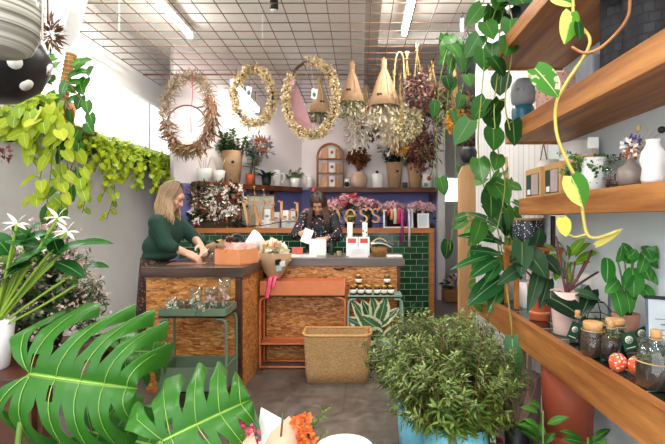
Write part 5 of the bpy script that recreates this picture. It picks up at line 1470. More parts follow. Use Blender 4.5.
# ------------------------------------------------------------------ under the bench
t = thing('terracotta_planter', 'large terracotta planter stacked on its matching pot under the bench', 'planter', (1.03, 2.2, .31))
cup(MB(), .112, .124, .33, .01, n=36).build('body', flat('terracotta_matte', '#9a4529', .65, var=.06, sc=6), t)
t = thing('terracotta_planter', 'lower terracotta pot on the floor carrying the stacked one', 'planter', (1.03, 2.2, 0))
m = MB(); m.lathe([(.10, 0), (.106, .01), (.117, .30), (.117, .308), (0.0001, .308)], n=36); m.build('body', MATS['terracotta_matte'], t)
t = thing('ribbed_vase', 'mauve pink fluted floor vase beside the terracotta planters', 'vase', (.945, 2.58, 0))
cup(MB(), .085, .1, .46, .01, n=48, wob=lambda q, z: 1+.045*cos(12*q)).build('body', flat('mauve_clay', '#a98a86', .7, var=.06), t)
for x, Y, n, h, lb in ((543, 2.0, 12, .55, 'small pot plant with glossy pointed leaves in front of the terracotta planters'), (588, 1.85, 13, .50, 'low glossy green pot plant beside the lower terracotta pot'), (517, 2.3, 30, .30, 'dried pinkish grass plant in front of the mauve vase')):
    X = (x-PX)*Y/F
    t = thing('potted_plant', lb, 'plant', (X, Y, 0)); cup(MB(), .05, .065, .3).build('pot', BLACK, t)
    ml = MB(); ms = MB()
    for i in range(n):
        a = rnd(0, 6.28)
        if n < 20:
            p = V((cos(a)*.02, sin(a)*.02, rnd(.55, .95)*h)); ml.leaf(p, V((cos(a), sin(a)*.8-.2, rnd(.5, 1.3))), (-cos(a), -.6, .6), rnd(.08, .12), .036, OVAL, droop=.6, fold=.25)
        else: ml.leaf((0, 0, .29), V((cos(a)*.8, sin(a)*.5, rnd(.6, 1.4))), (0, -1, .3), rnd(.2, .3), .010, LANCE, droop=1.0)
    ms.tube([(0, 0, .08), (0, 0, h*.9)], .005, 5); ms.build('stem', STEMG, t)
    ml.build('foliage', GREEN if n < 20 else leafm('pink_grass', '#b08a7a', '#7d5f52', None), t)
# rubber plant in the mint trolley
b0 = V((.25, 4.08, .083))
t = thing('rubber_plant', 'rubber plant with cream edged leaves in a mint bucket on the mint trolley', 'plant', b0)
cup(MB(), .10, .125, .2).build('pot', MINT, t)
ms, ml = MB(), MB()
for x0, y0, x1, y1, w in ((375, 340, 350, 330, 17), (372, 335, 352, 300, 14), (372, 322, 362, 300, 11), (376, 318, 372, 297, 12), (380, 330, 360, 316, 15), (378, 325, 386, 297, 14), (380, 325, 399, 308, 9), (382, 335, 362, 335, 15), (385, 338, 400, 325, 10), (376, 342, 352, 346, 13), (386, 340, 396, 332, 9), (378, 345, 366, 350, 12), (372, 330, 347, 318, 12)):
    lp(ml, x0, y0, x1, y1, 4.06, 4.02, w*1.12, b0, EGG, nrm=(rnd(-.4, .4), -1, rnd(-.2, .6)), droop=rnd(.2, .8)); ms.tube([(0, 0, .16), at(x0, y0, 4.07)-b0], .006, 5)
ms.build('stem', STEMG, t); ml.build('foliage', TINEKE, t)
# flower tray far down the passage
t = thing('flower_tray', 'long brown tray of pink flowers and leaves on the passage floor', 'flowers', (1.62, 7.4, 0))
MB().box((0, 0, .1), (.5, .4, .2), None, .02).build('tray', flat('tray_brown', '#8a5a38', .7), t)
m, m2 = MB(), MB(); petals(m, (0, 0, .26), .2, 90, .1, .05, rx=1.2, rz=.5); petals(m2, (-.05, -.05, .33), .16, 60, .06, .05, rx=1.1, rz=.4); m.build('foliage', DARKLF, t); m2.build('blossoms', PINKF, t)
o = MB().box((0, 0, .19), (.2, .2, .38), None, .005).build('white_box', WHITEMET); o.location = (1.72, 7.9, 0); tag(o, 'white carton standing on the floor at the end of the passage', 'box')
o = MB().box((0, 0, .22), (.45, .3, .44), None, .005).build('storage_crate', flat('dark_crate', '#4b3b3c', .7)); o.location = (2.1, 8.3, 0); tag(o, 'dark storage crate behind the white carton in the passage', 'crate')

t = thing('wall_outlet', 'small white pipe outlet low on the grey wall near the work counter', 'outlet', (LX, 5.64, .02))
MB().tube(smooth_path([(.03, 0, 0), (.03, 0, .15), (.05, 0, .17), (.08, 0, .172)]), .014, 8).build('pipe', WHITEMET, t)
MB().lathe([(.025, -.005), (.025, .01)], (.03, 0, 0), 12).build('collar', WHITEMET, t)
# ------------------------------------------------------------------ long vines at the plank shelves
def vpx(ms, ml, o, pts, n, L, W, **k):
    vine(ms, ml, [at(x, y, Y)-o for x, y, Y in pts], n, L, W, **k)
q = at(468, 62, 4.35)
t = thing('hanging_planter', 'black pot of heart leaf philodendron hanging below the mesh', 'plant', q)
s = 4.35/F
MB().lathe([(6.5*s, -13*s), (8.5*s, 0), (10*s, 12*s), (9.4*s, 12*s), (8*s, 0), (.001, -10*s)], n=24).build('pot', flat('charcoal_plastic', '#2a2d30', .45), t)
for a in (.4, 2.5, 4.6): MB().tube([(9.6*s*cos(a), 9.6*s*sin(a), 11*s), (0, 0, .3), (0, 0, mz-q.z)], .004, 5).build('cord', BLACK, t)
ms, ml = MB(), MB()
for pts, n in (([(466, 52, 4.3), (452, 45, 4.2), (444, 60, 4.1), (437, 110, 4.0), (436, 190, 4.0)], 7), ([(466, 52, 4.3), (452, 58, 4.15), (448, 95, 4.1), (443, 150, 4.0)], 4), ([(462, 52, 4.3), (450, 42, 4.2), (436, 38, 4.2)], 4), ([(470, 54, 4.3), (462, 90, 4.1), (456, 130, 4.0), (455, 200, 3.95), (450, 250, 3.9)], 7)):
    vpx(ms, ml, q, pts, n, .18, .125, side=.6, notch=.12)
ms.build('stem', STEMG, t); ml.build('foliage', PHILO, t)
q = V((.97, 2.6, 2.372))
t = thing('trailing_philodendron', 'large heart leaf philodendron trailing from the end of the highest shelf', 'plant', q)
cup(MB(), .09, .12, .2).build('pot', BLACK, t)
ms, ml = MB(), MB()
m0 = (507, -6, 2.62)
for pts, n in (([m0, (495, 12, 2.6), (486, 45, 2.6), (482, 90, 2.55), (478, 140, 2.55), (482, 180, 2.55), (490, 205, 2.55), (482, 235, 2.55)], 10), ([m0, (500, 30, 2.6), (498, 70, 2.55), (494, 110, 2.5), (498, 150, 2.5), (505, 185, 2.5), (497, 230, 2.5)], 9),
              ([m0, (490, 8, 2.65), (486, 30, 2.65), (487, 60, 2.6)], 4), ([m0, (512, 20, 2.5), (512, 55, 2.48), (505, 100, 2.45), (510, 130, 2.42)], 5)):
    vpx(ms, ml, q, pts, n, .15, .118, side=.75, droop=.5, notch=.12)
for i in range(14): ml.leaf((rnd(-.15, .1), rnd(-.1, .2), rnd(.15, .25)), V((rnd(-1, .2), rnd(-1, .5), rnd(-.3, .6))), V((0, -.5, 1)), .15, .115, HEART, droop=.5, notch=.18)
ms.build('stem', leafm('vine_stem', '#8ea24a', '#6c5a34', None, trans=0), t); ml.build('foliage', PHILO, t)
# variegated vine in front of the upper shelves
q = V((.85, 1.75, 2.372))
t = thing('variegated_vine', 'thick stemmed variegated heart leaf vine dangling in front of the plank shelves', 'plant', q)
cup(MB(), .05, .07, .12).build('pot', TERRA, t)
YST = flat('yellow_stem', '#c3b257', .5, var=.2)
S1 = [(573, -60, 1.75), (573, 0, 1.68), (575, 20, 1.66), (590, 43, 1.64), (565, 85, 1.62), (556, 105, 1.61), (557, 135, 1.6), (569, 165, 1.6), (579, 185, 1.6), (583, 215, 1.59), (587, 234, 1.58), (597, 238, 1.57), (618, 231, 1.57)]
MB().tube(smooth_path([at(*p)-q for p in S1], 6), .0062, 8).build('stem', YST, t)
S2 = [(628, -55, 1.6), (630, 0, 1.52), (625, 22, 1.52), (603, 46, 1.54), (585, 53, 1.57), (572, 47, 1.6)]
MB().tube(smooth_path([at(*p)-q for p in S2], 6), .0056, 8).build('stem', flat('ruddy_stem', '#a8703f', .5, var=.2), t)
MB().tube(smooth_path([at(*p)-q for p in [(587, 234, 1.58), (575, 237, 1.58), (567, 233, 1.59)]], 5), .004, 6).build('stem', YST, t)
def big(x0, y0, x1, y1, w, mt, Y=1.58, nrm=(0, -1, .1), dr=.3, nt=.08):
    m = MB(); lp(m, x0, y0, x1, y1, Y, Y-.01, w, q, EGG, nrm, dr, nt, .06); m.build('leaf', mt, t)
big(571, 176, 583, 206, 26, BRASIL); big(535, 68, 558, 96, 27, CREAMY); big(571, 12, 565, 43, 20, BRASIL, 1.66)
big(562, 218, 566, 236, 15, leafm('yellow_leaf', '#e0d662', '#cfc454', None, trans=.25)); big(596, 245, 622, 229, 7, MATS['yellow_leaf']); big(553, -2, 575, 5, 13, BRASIL, 1.7)
big(578, 22, 580, 40, 10, PHILO, 1.62)

# ------------------------------------------------------------------ on the shelf with the baskets
def on2(x, X): return V((X, X*F/(x-PX), S2Z))
t = thing('face_jug', 'round grey jug with a teal lower half at the end of the basket shelf', 'jug', on2(523, 1.0))
MB().lathe([(.055, 0), (.066, .02), (.068, .10), (.06, .125)], n=26).build('lower_body', flat('teal_glaze', '#1f5f70', .35), t)
MB().lathe([(.05, .125), (.068, .15), (.074, .2), (.066, .26), (.042, .29), (.036, .29), (.05, .25), (.001, .24)], n=26).build('upper_body', flat('grey_clay', '#8b8d8e', .6, var=.06), t)
for a in (-2.4, -1.9): MB().ell((.07*cos(a), .07*sin(a), .215), .012, 8, 6).build('knob', flat('grey_clay', '#8b8d8e'), t)
t = thing('crochet_basket', 'dusty pink chunky woven basket beside the grey jug', 'basket', on2(558, 1.06))
MB().lathe([(.085, 0), (.105, .02), (.11, .1), (.105, .19), (.095, .19), (.1, .1), (.001, .02)], n=40, wob=lambda a, z: 1+.04*sin(14*a+z*90)*sin(z*110)).build('body', spotm('pink_weave', '#c79c8e', '#9a6e64', 42, .3, .8), t)
o = MB().box((0, 0, .07), (.10, .15, .14), None, .01).build('felt_box', flat('grey_felt', '#85898f', .9)); o.location = on2(594, 1.03); tag(o, 'plain grey felt box between the pink basket and the black baskets', 'box')
BLKW = wickerm('black_weave', '#2c2d33', '#17171b', 14)
for x, X, r, h, lb in ((622, 1.04, .075, .33, 'tall black woven basket beside the grey felt box'), (652, 1.06, .09, .34, 'wider black woven basket on the near end of the shelf')):
    t = thing('woven_basket', lb, 'basket', on2(x, X), 0, None)
    MB().lathe([(r*.9, 0), (r, .02), (r*1.04, h*.5), (r, h), (r*.9, h), (r*.9, .04), (.001, .03)], n=36, wob=lambda a, z: 1+.03*sin(a*12+z*60)).build('body', BLKW, t)
    for sg in (-1, 1): MB().torus((0, sg*r, h), .04, .007, 14, 6, None, 0, pi).build('handle', BLACK, t)

# ------------------------------------------------------------------ on the middle plank shelf
def on1(x, X): return V((X, X*F/(x-PX), S1Z))
BOXK = flat('box_kraft', '#c99a62', .7, var=.08)
for i, (xa, xb) in enumerate(((524.5, 541), (543, 561), (563, 581))):
    X = 1.01; Ya = X*F/(xb-PX); Yb = X*F/(xa-PX); L = Yb-Ya-.02
    t = thing('tea_box', f'kraft paper box with dark green and pink label, {["farthest along the shelf", "in the middle of the three", "beside the speckled pot"][i]}', 'box', (X+.03, (Ya+Yb)/2, S1Z), 0, 'kraft boxes on the plank shelf')
    MB().box((0, 0, .085), (.055, L, .17), None, .002).build('box', BOXK, t)
    MB().box((-.0285, L*.02, .075), (.002, L*.8, .125)).build('green_label', TAGG, t)
    MB().box((-.030, -L*.14, .075), (.002, L*.42, .118)).build('pink_label', flat('mauve_label', '#b9a3a3', .6), t)
    MB().box((-.030, L*.24, .035), (.002, L*.2, .03)).build('crest', PAPER, t)
t = thing('textured_pot', 'large white pot with a knobbly texture behind the kraft boxes', 'pot', (1.165, 2.36, S1Z))
wob = lambda a, z: 1+.025*sin(a*18)*sin(z*120)
MB().lathe([(.07, 0), (.09, .02), (.096, .15), (.094, .28), (.086, .28), (.088, .15), (.001, .03)], n=60, wob=wob).build('body', CERAM, t)
t = thing('textured_pot', 'smaller white textured pot at the far end of the plank shelf', 'pot', (1.12, 2.62, S1Z))
MB().lathe([(.05, 0), (.066, .02), (.07, .12), (.066, .22), (.06, .22), (.06, .1), (.001, .03)], n=60, wob=wob).build('body', CERAM, t)
q = on1(592, 1.075)
t = thing('trailing_plant', 'white speckled pot with tiny leaved trailing plant and blank plant card', 'plant', q)
cup(MB(), .056, .066, .155).build('pot', spotm('speckle_glaze', '#f0efec', '#3c3f42', 60, .16, .3), t)
ms, ml = MB(), MB()
for i in range(34):
    a = rnd(0, 6.28); ex = V((cos(a)*rnd(.08, .2), sin(a)*.1, rnd(-.05, .06)+.13)) if i < 22 else V((cos(a)*.09, sin(a)*.085, rnd(-.13, .05)+.1))
    sprig(ms, ml, (cos(a)*.03, sin(a)*.03, .15), ex, 16, .022, .014, ROUND, r=.0015, bend=.3, start=.1)
ms.build('stem', STEMG, t); ml.build('foliage', leafm('small_leaf', '#5c8a3e', '#2f5a28', None), t)
MB().box((-.005, -.02, .225), (.05, .003, .05)).build('card', PAPER, t); MB().tube([(-.005, -.018, .14), (-.005, -.018, .21)], .0015, 4).build('card_stick', STRAW, t)
t = thing('glass_jar', 'clear glass storage jar of dried petals next to the taupe vase', 'jar', on1(614, 1.12))
cup(MB(), .04, .042, .13, .003).build('jar', TGLASS, t); m = MB(); petals(m, (0, 0, .04), .034, 60, .02, .014); m.build('petals', MAROON, t)
MB().lathe([(.043, .13), (.043, .142), (.012, .146), (.012, .16), (.0001, .16)], n=20).build('lid', TGLASS, t)
q = on1(630, 1.07); t = thing('bud_vase', 'round taupe bud vase with a dried posy on the plank shelf', 'vase', q)
MB().lathe([(.025, 0), (.042, .015), (.05, .045), (.042, .078), (.018, .093), (.016, .112), (.013, .112), (.014, .09), (.001, .08)], n=28).build('body', flat('taupe_glaze', '#8f8279', .3, var=.06), t)
ms = MB()
for nm, mt, c, R_, n, L in (('white_blossoms', WHITEF, (-.012, -.02, .15), .03, 40, .022), ('amber_blossoms', flat('amber_petal', '#b8693a', .8), (.0, 0, .135), .026, 40, .02), ('purple_blossoms', flat('violet_petal', '#5b4a8f', .8), (.01, -.01, .178), .024, 34, .02)):
    m = MB(); petals(m, c, R_, n, L, L*.7); m.build(nm, mt, t)
m = MB()
for i in range(26): m.tube(bez((0, 0, .1), (.03, 0, .16), (rnd(.03, .13), rnd(-.03, .03), rnd(.15, .24)), 4), .0008, 3)
m.build('pampas_wisps', WHITEGR, t)
for c in ((.0, 0, .10), (.025, 0, .2)): pass
ms.tube([(0, 0, .09), (.02, 0, .2), (.03, 0, .225)], .002, 4); ms.ell((.034, 0, .235), (.009, .009, .014), 8, 6); ms.build('stem', STRAW, t)
q = on1(653, 1.07); t = thing('sculptural_vase', 'white matte curvy vase standing beside the taupe bud vase', 'vase', q)
MB().lathe([(.035, 0), (.042, .02), (.036, .06), (.044, .09), (.037, .12), (.024, .14), (.02, .155), (.024, .165), (.018, .165), (.001, .15)], n=28, wob=lambda a, z: 1+.08*sin(a*2+z*12)).build('body', PAPER, t)
MB().tube(smooth_path([(.036, -.01, .1), (.06, -.012, .115), (.055, -.012, .07), (.038, -.01, .05)]), .008, 8).build('handle', PAPER, t)
for z, y, lb in ((1.70, 1.72, 'upper black metal hook on the cool grey wall'), (1.64, 1.84, 'lower black metal hook on the cool grey wall')):
    t = thing('wall_hook', lb, 'hook', (1.275, y, z)); MB().tube([(0, 0, 0), (-.12, -.03, 0)], .009, 8).build('arm', BLACK, t); MB().lathe([(.02, -.01), (.02, .0)], n=14, R=Matrix.Rotation(radians(-90), 3, 'Y')).build('plate', BLACK, t); MB().ell((-.125, -.031, 0), .014, 10, 7).build('tip', BLACK, t)

# ------------------------------------------------------------------ on the tiled bench
ZB = BZ-.004
def onb(x, X): return V((X, X*F/(x-PX), ZB))
# long leaved philodendron at the far end
q = V((1.02, 3.05, ZB))
t = thing('green_philodendron', 'large glossy long leaved philodendron at the far end of the bench', 'plant', q)
cup(MB(), .09, .12, .2).build('pot', WHITEP, t)
ms, ml = MB(), MB()
for x0, y0, x1, y1, w in ((505, 244, 459, 235, 13), (508, 240, 483, 206, 15), (506, 238, 503, 200, 15), (503, 252, 452, 268, 10), (503, 256, 470, 250, 12), (500, 258, 470, 277, 15), (507, 275, 468, 304, 23), (512, 240, 524, 214, 14), (515, 250, 540, 256, 14), (500, 262, 486, 282, 13), (505, 232, 468, 212, 12), (502, 278, 500, 332, 13), (498, 270, 478, 292, 11), (510, 262, 520, 282, 13), (498, 245, 480, 228, 13), (505, 280, 488, 312, 15)):
    lp(ml, x0, y0, x1, y1, 2.98, 2.85, w, q, nrm=(0, -.8, .8), droop=.5); ms.tube(bez((rnd(-.03, .03), rnd(-.03, .03), .16), at((x0+505)/2, (y0+290)/2, 2.98)-q, at(x0, y0, 2.98)-q, 6), .006, 5)
lp(ml, 512, 338, 516, 388, 2.42, 2.38, 17, q, HEART, (-.3, -1, .3), .3, .1); ms.tube(smooth_path([V((-.05, -.1, .15)), at(507, 290, 2.6)-q, at(511, 320, 2.43)-q, at(512, 338, 2.42)-q], 4), .005, 5)
ms.build('stem', leafm('green_ruddy_stem', '#7f9a3f', '#8a5a34', None, trans=0), t); ml.build('foliage', leafm('glossy_leaf', '#2f6b34', '#123f25', '#86b070', rough=.22, trans=.08), t)
q = V((1.12, 3.25, ZB))
t = thing('arrowhead_vine', 'bushy climbing plant of small mid green leaves behind the long leaved philodendron', 'plant', q)
cup(MB(), .07, .1, .18).build('pot', TERRA, t)
MB().tube([(0, 0, .1), (-.05, 0, 1.0)], .012, 6).build('stake', STRAW, t)
ms, ml = MB(), MB()
for pts, n in (([(508, 290, 3.2), (500, 240, 3.2), (492, 200, 3.15), (490, 165, 3.15)], 16), ([(508, 290, 3.2), (512, 240, 3.15), (508, 200, 3.1), (503, 170, 3.1)], 16), ([(508, 290, 3.2), (485, 260, 3.15), (476, 235, 3.1), (470, 215, 3.1)], 13), ([(508, 290, 3.2), (495, 270, 3.1), (482, 280, 3.1), (468, 310, 3.1)], 10), ([(508, 290, 3.2), (510, 260, 3.1), (518, 235, 3.05), (515, 210, 3.05)], 10)):
    vpx(ms, ml, q, pts, n, .11, .075, side=1.0, down=.5)
ms.build('stem', STEMG, t); ml.build('foliage', leafm('mid_leaf', '#5f8f3e', '#2c5a26', '#8fb35c', trans=.15), t)
# white pot behind the orange one
t = thing('flower_pot', 'white pot on the bench behind the orange pot', 'pot', V((1.05, 2.74, ZB))); cup(MB(), .06, .075, .16).build('body', WHITEP, t); MB().lathe([(.001, .14), (.066, .14)], n=14).build('soil', SOIL, t)
q = V((.972, 2.40, ZB))
t = thing('dark_philodendron', 'orange pot of dark heart leaved philodendron on the bench', 'plant', q)
cup(MB(), .052, .066, .19).build('pot', flat('orange_clay', '#d2633a', .55, var=.06), t); MB().lathe([(.001, .17), (.06, .17)], n=14).build('soil', SOIL, t)
MB().lathe([(.0562, .035), (.0575, .05)], n=24).build('rim_band', flat('pale_orange_clay', '#e2906c', .6), t)
ms, ml = MB(), MB()
for x0, y0, x1, y1, w in ((527, 252, 546, 277, 25), (522, 242, 521, 275, 22), (540, 268, 528, 312, 15), (545, 258, 560, 275, 16), (520, 268, 498, 284, 15), (535, 245, 540, 228, 18), (548, 280, 540, 308, 14), (530, 262, 510, 262, 14)):
    lp(ml, x0, y0, x1, y1, 2.36, 2.28, w, q, HEART, (0, -1, .5), .5, .15); ms.tube(bez((rnd(-.02, .02), 0, .16), at((x0+537)/2, (y0+290)/2-10, 2.38)-q, at(x0, y0, 2.36)-q, 6), .005, 5)
ms.build('stem', flat('ruddy_dark_stem', '#4a2a24', .5), t); ml.build('foliage', DARKLF, t)
q = V((.972, 2.10, ZB))
t = thing('alocasia', 'pale pink pot with a red stemmed broad leaf plant on the bench', 'plant', q)
cup(MB(), .052, .066, .205).build('pot', flat('blush_clay', '#dfbdb4', .6, var=.05), t); MB().lathe([(.001, .18), (.06, .18)], n=14).build('soil', SOIL, t)
ms, ml = MB(), MB()
for x0, y0, x1, y1, w in ((551, 298, 587, 321, 27), (592, 290, 580, 318, 16), (568, 285, 560, 268, 16), (575, 292, 600, 300, 13)):
    lp(ml, x0, y0, x1, y1, 2.06, 1.98, w, q, HEART, (0, -.8, .8), .5, .12)
for x, y in ((556, 236), (585, 262), (592, 250), (575, 262), (598, 272), (566, 270)): ms.tube(bez((rnd(-.02, .02), rnd(-.02, .02), .18), at((x+570)/2, 280, 2.12)-q, at(x, y, 2.16)-q, 8), .0055, 6)
ms.build('stem', flat('wine_stem', '#5a2430', .45), t); ml.build('foliage', DARKLF, t)
q = V((1.14, 2.46, ZB))
t = thing('bird_nest_fern', 'bright lime green leafy plant behind the dark philodendron', 'plant', q)
cup(MB(), .06, .08, .22).build('pot', WHITEP, t); ml = MB()
for x0, y0, x1, y1, w in ((562, 258, 545, 244, 10), (566, 256, 556, 240, 11), (570, 256, 574, 240, 11), (575, 257, 590, 243, 12), (575, 262, 598, 252, 12), (566, 262, 545, 256, 11), (570, 265, 590, 262, 11), (568, 262, 580, 250, 11), (565, 268, 572, 285, 10), (560, 265, 555, 280, 9)):
    lp(ml, x0, y0, x1, y1, 2.44, 2.36, w, q, OVAL, (0, -.7, .9), .6)
m = MB()
for i in range(6): m.tube([(rnd(-.02, .02), 0, .2), at(568+rnd(-4, 4), 262, 2.44)-q], .004, 5)
m.build('stem', STEMG, t); ml.build('foliage', SPIDER, t)
# riser with patterned pot
t = thing('wooden_riser', 'small wooden stool at the wall side of the bench holding the patterned pot', 'stool', (1.08, 2.78, ZB))
MB().box((0, 0, .36), (.3, .22, .025), None, .004).build('seat', LEDGE, t)
for sx in (-1, 1):
    for sy in (-1, 1): MB().box((sx*.13, sy*.09, .174), (.025, .025, .347)).build('leg', LEDGE, t)
    MB().box((sx*.13, 0, .26), (.015, .16, .02)).build('rung', LEDGE, t)
MB().box((0, -.09, .29), (.236, .015, .02)).build('rung', LEDGE, t)
t = thing('patterned_pot', 'dark blue pot with white speckle pattern and terracotta base on the stool', 'pot', (1.045, 2.76, ZB+.3725))
MB().lathe([(.078, .0), (.082, .03)], n=28).build('base', TERRA, t)
MB().lathe([(.084, .03), (.09, .05), (.092, .16), (.084, .17), (.082, .05), (.001, .04)], n=30).build('body', spotm('dash_pattern', '#20242e', '#dfe0e2', 75, .24, .4), t)
MB().lathe([(.088, .162), (.094, .164), (.094, .176), (.084, .176)], n=30).build('rim', flat('tan_rim', '#a87a52', .6), t)
for i, (x, mt, lb, h) in enumerate(((.135, flat('grey_book', '#b9bcbe', .6), 'grey spined book standing beside the patterned pot', .2), (.165, flat('brown_book', '#41302a', .6), 'dark brown book standing beside the grey book', .19))):
    o = MB().box((0, 0, h/2), (.02, .15, h), None, .002).build('book', mt); o.location = (1.04+x-.03, 2.76, ZB+.3725); tag(o, lb, 'book', 'books on the stool')
# peperomia
q = V((1.17, 1.95, ZB)); t = thing('peperomia', 'round leaved peperomia in a small terracotta pot by the clip frame', 'plant', q)
cup(MB(), .045, .055, .13).build('pot', flat('pale_terracotta', '#c98d78', .7), t); MB().lathe([(.001, .11), (.048, .11)], n=14).build('soil', SOIL, t)
ms, ml = MB(), MB()
for x0, y0, x1, y1, w in ((632, 262, 623, 244, 12), (618, 262, 622, 246, 9), (607, 258, 607, 282, 15), (640, 258, 665, 250, 15), (630, 270, 624, 288, 12), (632, 268, 634, 296, 20), (640, 262, 650, 280, 14), (625, 262, 636, 250, 14), (645, 254, 640, 272, 12), (615, 290, 622, 316, 16), (626, 292, 630, 312, 12), (650, 262, 670, 264, 13), (634, 250, 628, 258, 12), (648, 270, 660, 284, 14), (640, 285, 652, 300, 15), (618, 280, 606, 292, 12), (644, 246, 652, 258, 13), (655, 252, 668, 258, 13)):
    lp(ml, x0, y0, x1, y1, 1.92, 1.88, w, q, ROUND, (0, -1, .3), .5); ms.tube(bez((rnd(-.02, .02), 0, .11), at((x0+630)/2, (y0+300)/2, 1.93)-q, at(x0, y0, 1.92)-q, 6), .004, 5)
ms.build('stem', STEMG, t); ml.build('foliage', leafm('coin_leaf', '#3f8433', '#256224', '#7fb060', rough=.18, trans=.1), t)
# glass tank with moss
q = V((1.12, 2.12, ZB)); t = thing('terrarium', 'small glass terrarium with dark edges and moss inside on the bench', 'terrarium', q)
m = MB(); a = .055; h = .15
V8 = [V((sx*a, sy*a, 0)) for sx, sy in ((-1, -1), (1, -1), (1, 1), (-1, 1))]; T8 = [V((sx*a*.55, sy*a*.55, h)) for sx, sy in ((-1, -1), (1, -1), (1, 1), (-1, 1))]; M8 = [V((sx*a*1.25, sy*a*1.25, h*.55)) for sx, sy in ((-1, -1), (1, -1), (1, 1), (-1, 1))]
for r0, r1 in ((V8, M8), (M8, T8)):
    for i in range(4): m.quad(r0[i], r0[(i+1) % 4], r1[(i+1) % 4], r1[i])
m.build('glass', TGLASS, t); m = MB()
for R_ in (V8, M8, T8):
    for i in range(4): m.tube([R_[i], R_[(i+1) % 4]], .0025, 5)
for i in range(4): m.tube([V8[i], M8[i], T8[i]], .0025, 5)
m.build('frame', BLKMET, t); m = MB(); petals(m, (0, 0, .035), .04, 90, .03, .012, rz=.8); m.build('moss', SPIDER, t)
t = thing('gift_carton', 'plain white carton standing against the wall behind the terrarium', 'box', (1.21, 2.3, ZB)); MB().box((0, 0, .13), (.09, .12, .26), None, .003).build('carton', PAPER, t); MB().box((-.0465, 0, .18), (.002, .08, .05)).build('label', flat('grey_ink', '#7f8a90'), t)
# acrylic sign with printed sheet
q = V((1.14, 1.66, ZB)); t = thing('clip_frame', 'upright sheet holder with a printed page and black top clip beside the peperomia', 'sign', q, .25)
R = Matrix.Rotation(-.12, 3, 'X') @ Matrix.Rotation(.1, 3, 'Y')
MB().box(R @ V((.02, .0, .12)), (.19, .004, .24), R).build('sheet', flat('printed_page', '#d9dee3', .5, var=.03), t)
m = MB()
for i in range(7): m.box(R @ V((.01+rnd(-.01, .01), -.003, .045+.02*i)), (.10 if i != 5 else .06, .001, .003 if i != 5 else .006), R)
m.build('print', flat('grey_ink', '#7f8a90'), t)
MB().box(R @ V((.02, 0, .245)), (.2, .014, .014), R).build('clip', BLACK, t); MB().box(R @ V((-.076, 0, .12)), (.006, .008, .24), R).build('edge', flat('steel_edge', '#5b6a78', .3), t)
MB().box((.02, .0, .004), (.2, .07, .008)).build('foot', TGLASS, t)
# corked jars of terrarium mix
FILL = flat('bark_fill', '#3b2419', .8, var=.6, sc=90); MOSSF = flat('moss_fill', '#5f6d2c', .9, var=.4, sc=90)
def corked(label, X, Y, prof, ck, tagspec, sig, fill, cr):
    t = thing('corked_jar', label, 'jar', (X, Y, ZB), 0, 'corked jars on the bench')
    zt = prof[-1][1]
    inner = [(max(r-.003, .002), z+.003) for r, z in reversed(prof)]
    MB().lathe(prof+inner+[(.0001, .004)], n=26).build('glass', TGLASS, t)
    fh = zt*fill; pf = [(r-.004, z+.004) for r, z in prof if z < fh]; pf.append((pf[-1][0]*.98, fh)); pf.append((.0001, fh+.006))
    MB().lathe(pf, n=22).build('bark_fill', FILL, t)
    m = MB(); petals(m, (0, 0, fh+.008), pf[-2][0]*.7, 40, .02, .01, rz=.4); m.build('moss', MOSSF, t)
    MB().lathe([(cr*.9, zt-.008), (cr, zt+ck), (cr*.9, zt+ck+.003), (.0001, zt+ck+.003)], n=18).build('cork', CORK, t)
    MB().torus((0, 0, zt-.004), cr*1.15, .0018, 16, 5, Matrix.Rotation(radians(90), 3, 'X')).build('twine', STRING, t)
    if tagspec:
        dx, dz, w_, h_, rot = tagspec
        R = Matrix.Rotation(radians(rot), 3, 'Y'); c = V((dx, -max(r for r, z in prof)-.004, dz))
        tg = MB().box(c, (w_, .002, h_), R).build('tag', TAGG, t)
        m = MB(); rr = w_*.3; m.lathe([(rr, -.0008), (rr, .0008)], c+V((0, -.0018, 0))+R @ V((0, 0, h_*.1)), 20, R=Matrix.Rotation(radians(90), 3, 'X')); m.build('crest', CREAMT, tg)
        m = MB()
        for k in range(7): a = 2*pi*k/7; m.tube([c+V((0, -.003, 0))+R @ V((cos(a)*rr*.25, 0, h_*.1+sin(a)*rr*.25)), c+V((0, -.003, 0))+R @ V((cos(a)*rr*.8, 0, h_*.1+sin(a)*rr*.8))], .0012, 4)
        m.build('crest_rays', TAGG, tg)
        m = MB().box(c+V((0, -.0018, 0))+R @ V((0, 0, -h_*.33)), (w_*.7, .001, h_*.04), R); m.build('tag_line', CREAMT, tg)
FLASK = [(.030, 0), (.036, .004), (.036, .012), (.028, .05), (.013, .08), (.0115, .105)]
JAR = [(.040, 0), (.046, .006), (.048, .05), (.042, .085), (.036, .098), (.036, .108)]
corked('slim corked flask with green tag beside the pale pink pot', .955, 1.945, [(r, z*1.15) for r, z in FLASK], .02, (-.035, .062, .044, .078, 22), 0, .5, .0115)
corked('wide corked jar of bark with a long green tag at the bench edge', .925, 1.76, JAR, .026, (.024, .035, .042, .1, 3), 0, .78, .037)
corked('slim corked flask of bark with a tilted green tag behind the orange baubles', .962, 1.70, [(.03, 0), (.036, .004), (.036, .07), (.028, .095), (.0135, .108), (.0125, .13)], .022, (.046, .085, .05, .07, -14), 0, .72, .0125)
corked('wide corked jar behind the tilted green tag', 1.035, 1.80, [(r*1.05, z*1.08) for r, z in JAR], .02, (.075, .09, .05, .05, -28), 0, .75, .036)
corked('large domed bottle with cork filled with dark bark closest on the bench', .955, 1.43, [(.05, 0), (.059, .006), (.061, .05), (.058, .1), (.045, .135), (.022, .15), (.017, .162)], .022, None, 0, .5, .0165)
MB().torus((.955, 1.43, ZB+.088), .061, .0022, 30, 5, Matrix.Rotation(radians(90), 3, 'X')).build('twine', STRING, bpy.data.objects['corked_jar.004'], world=True)
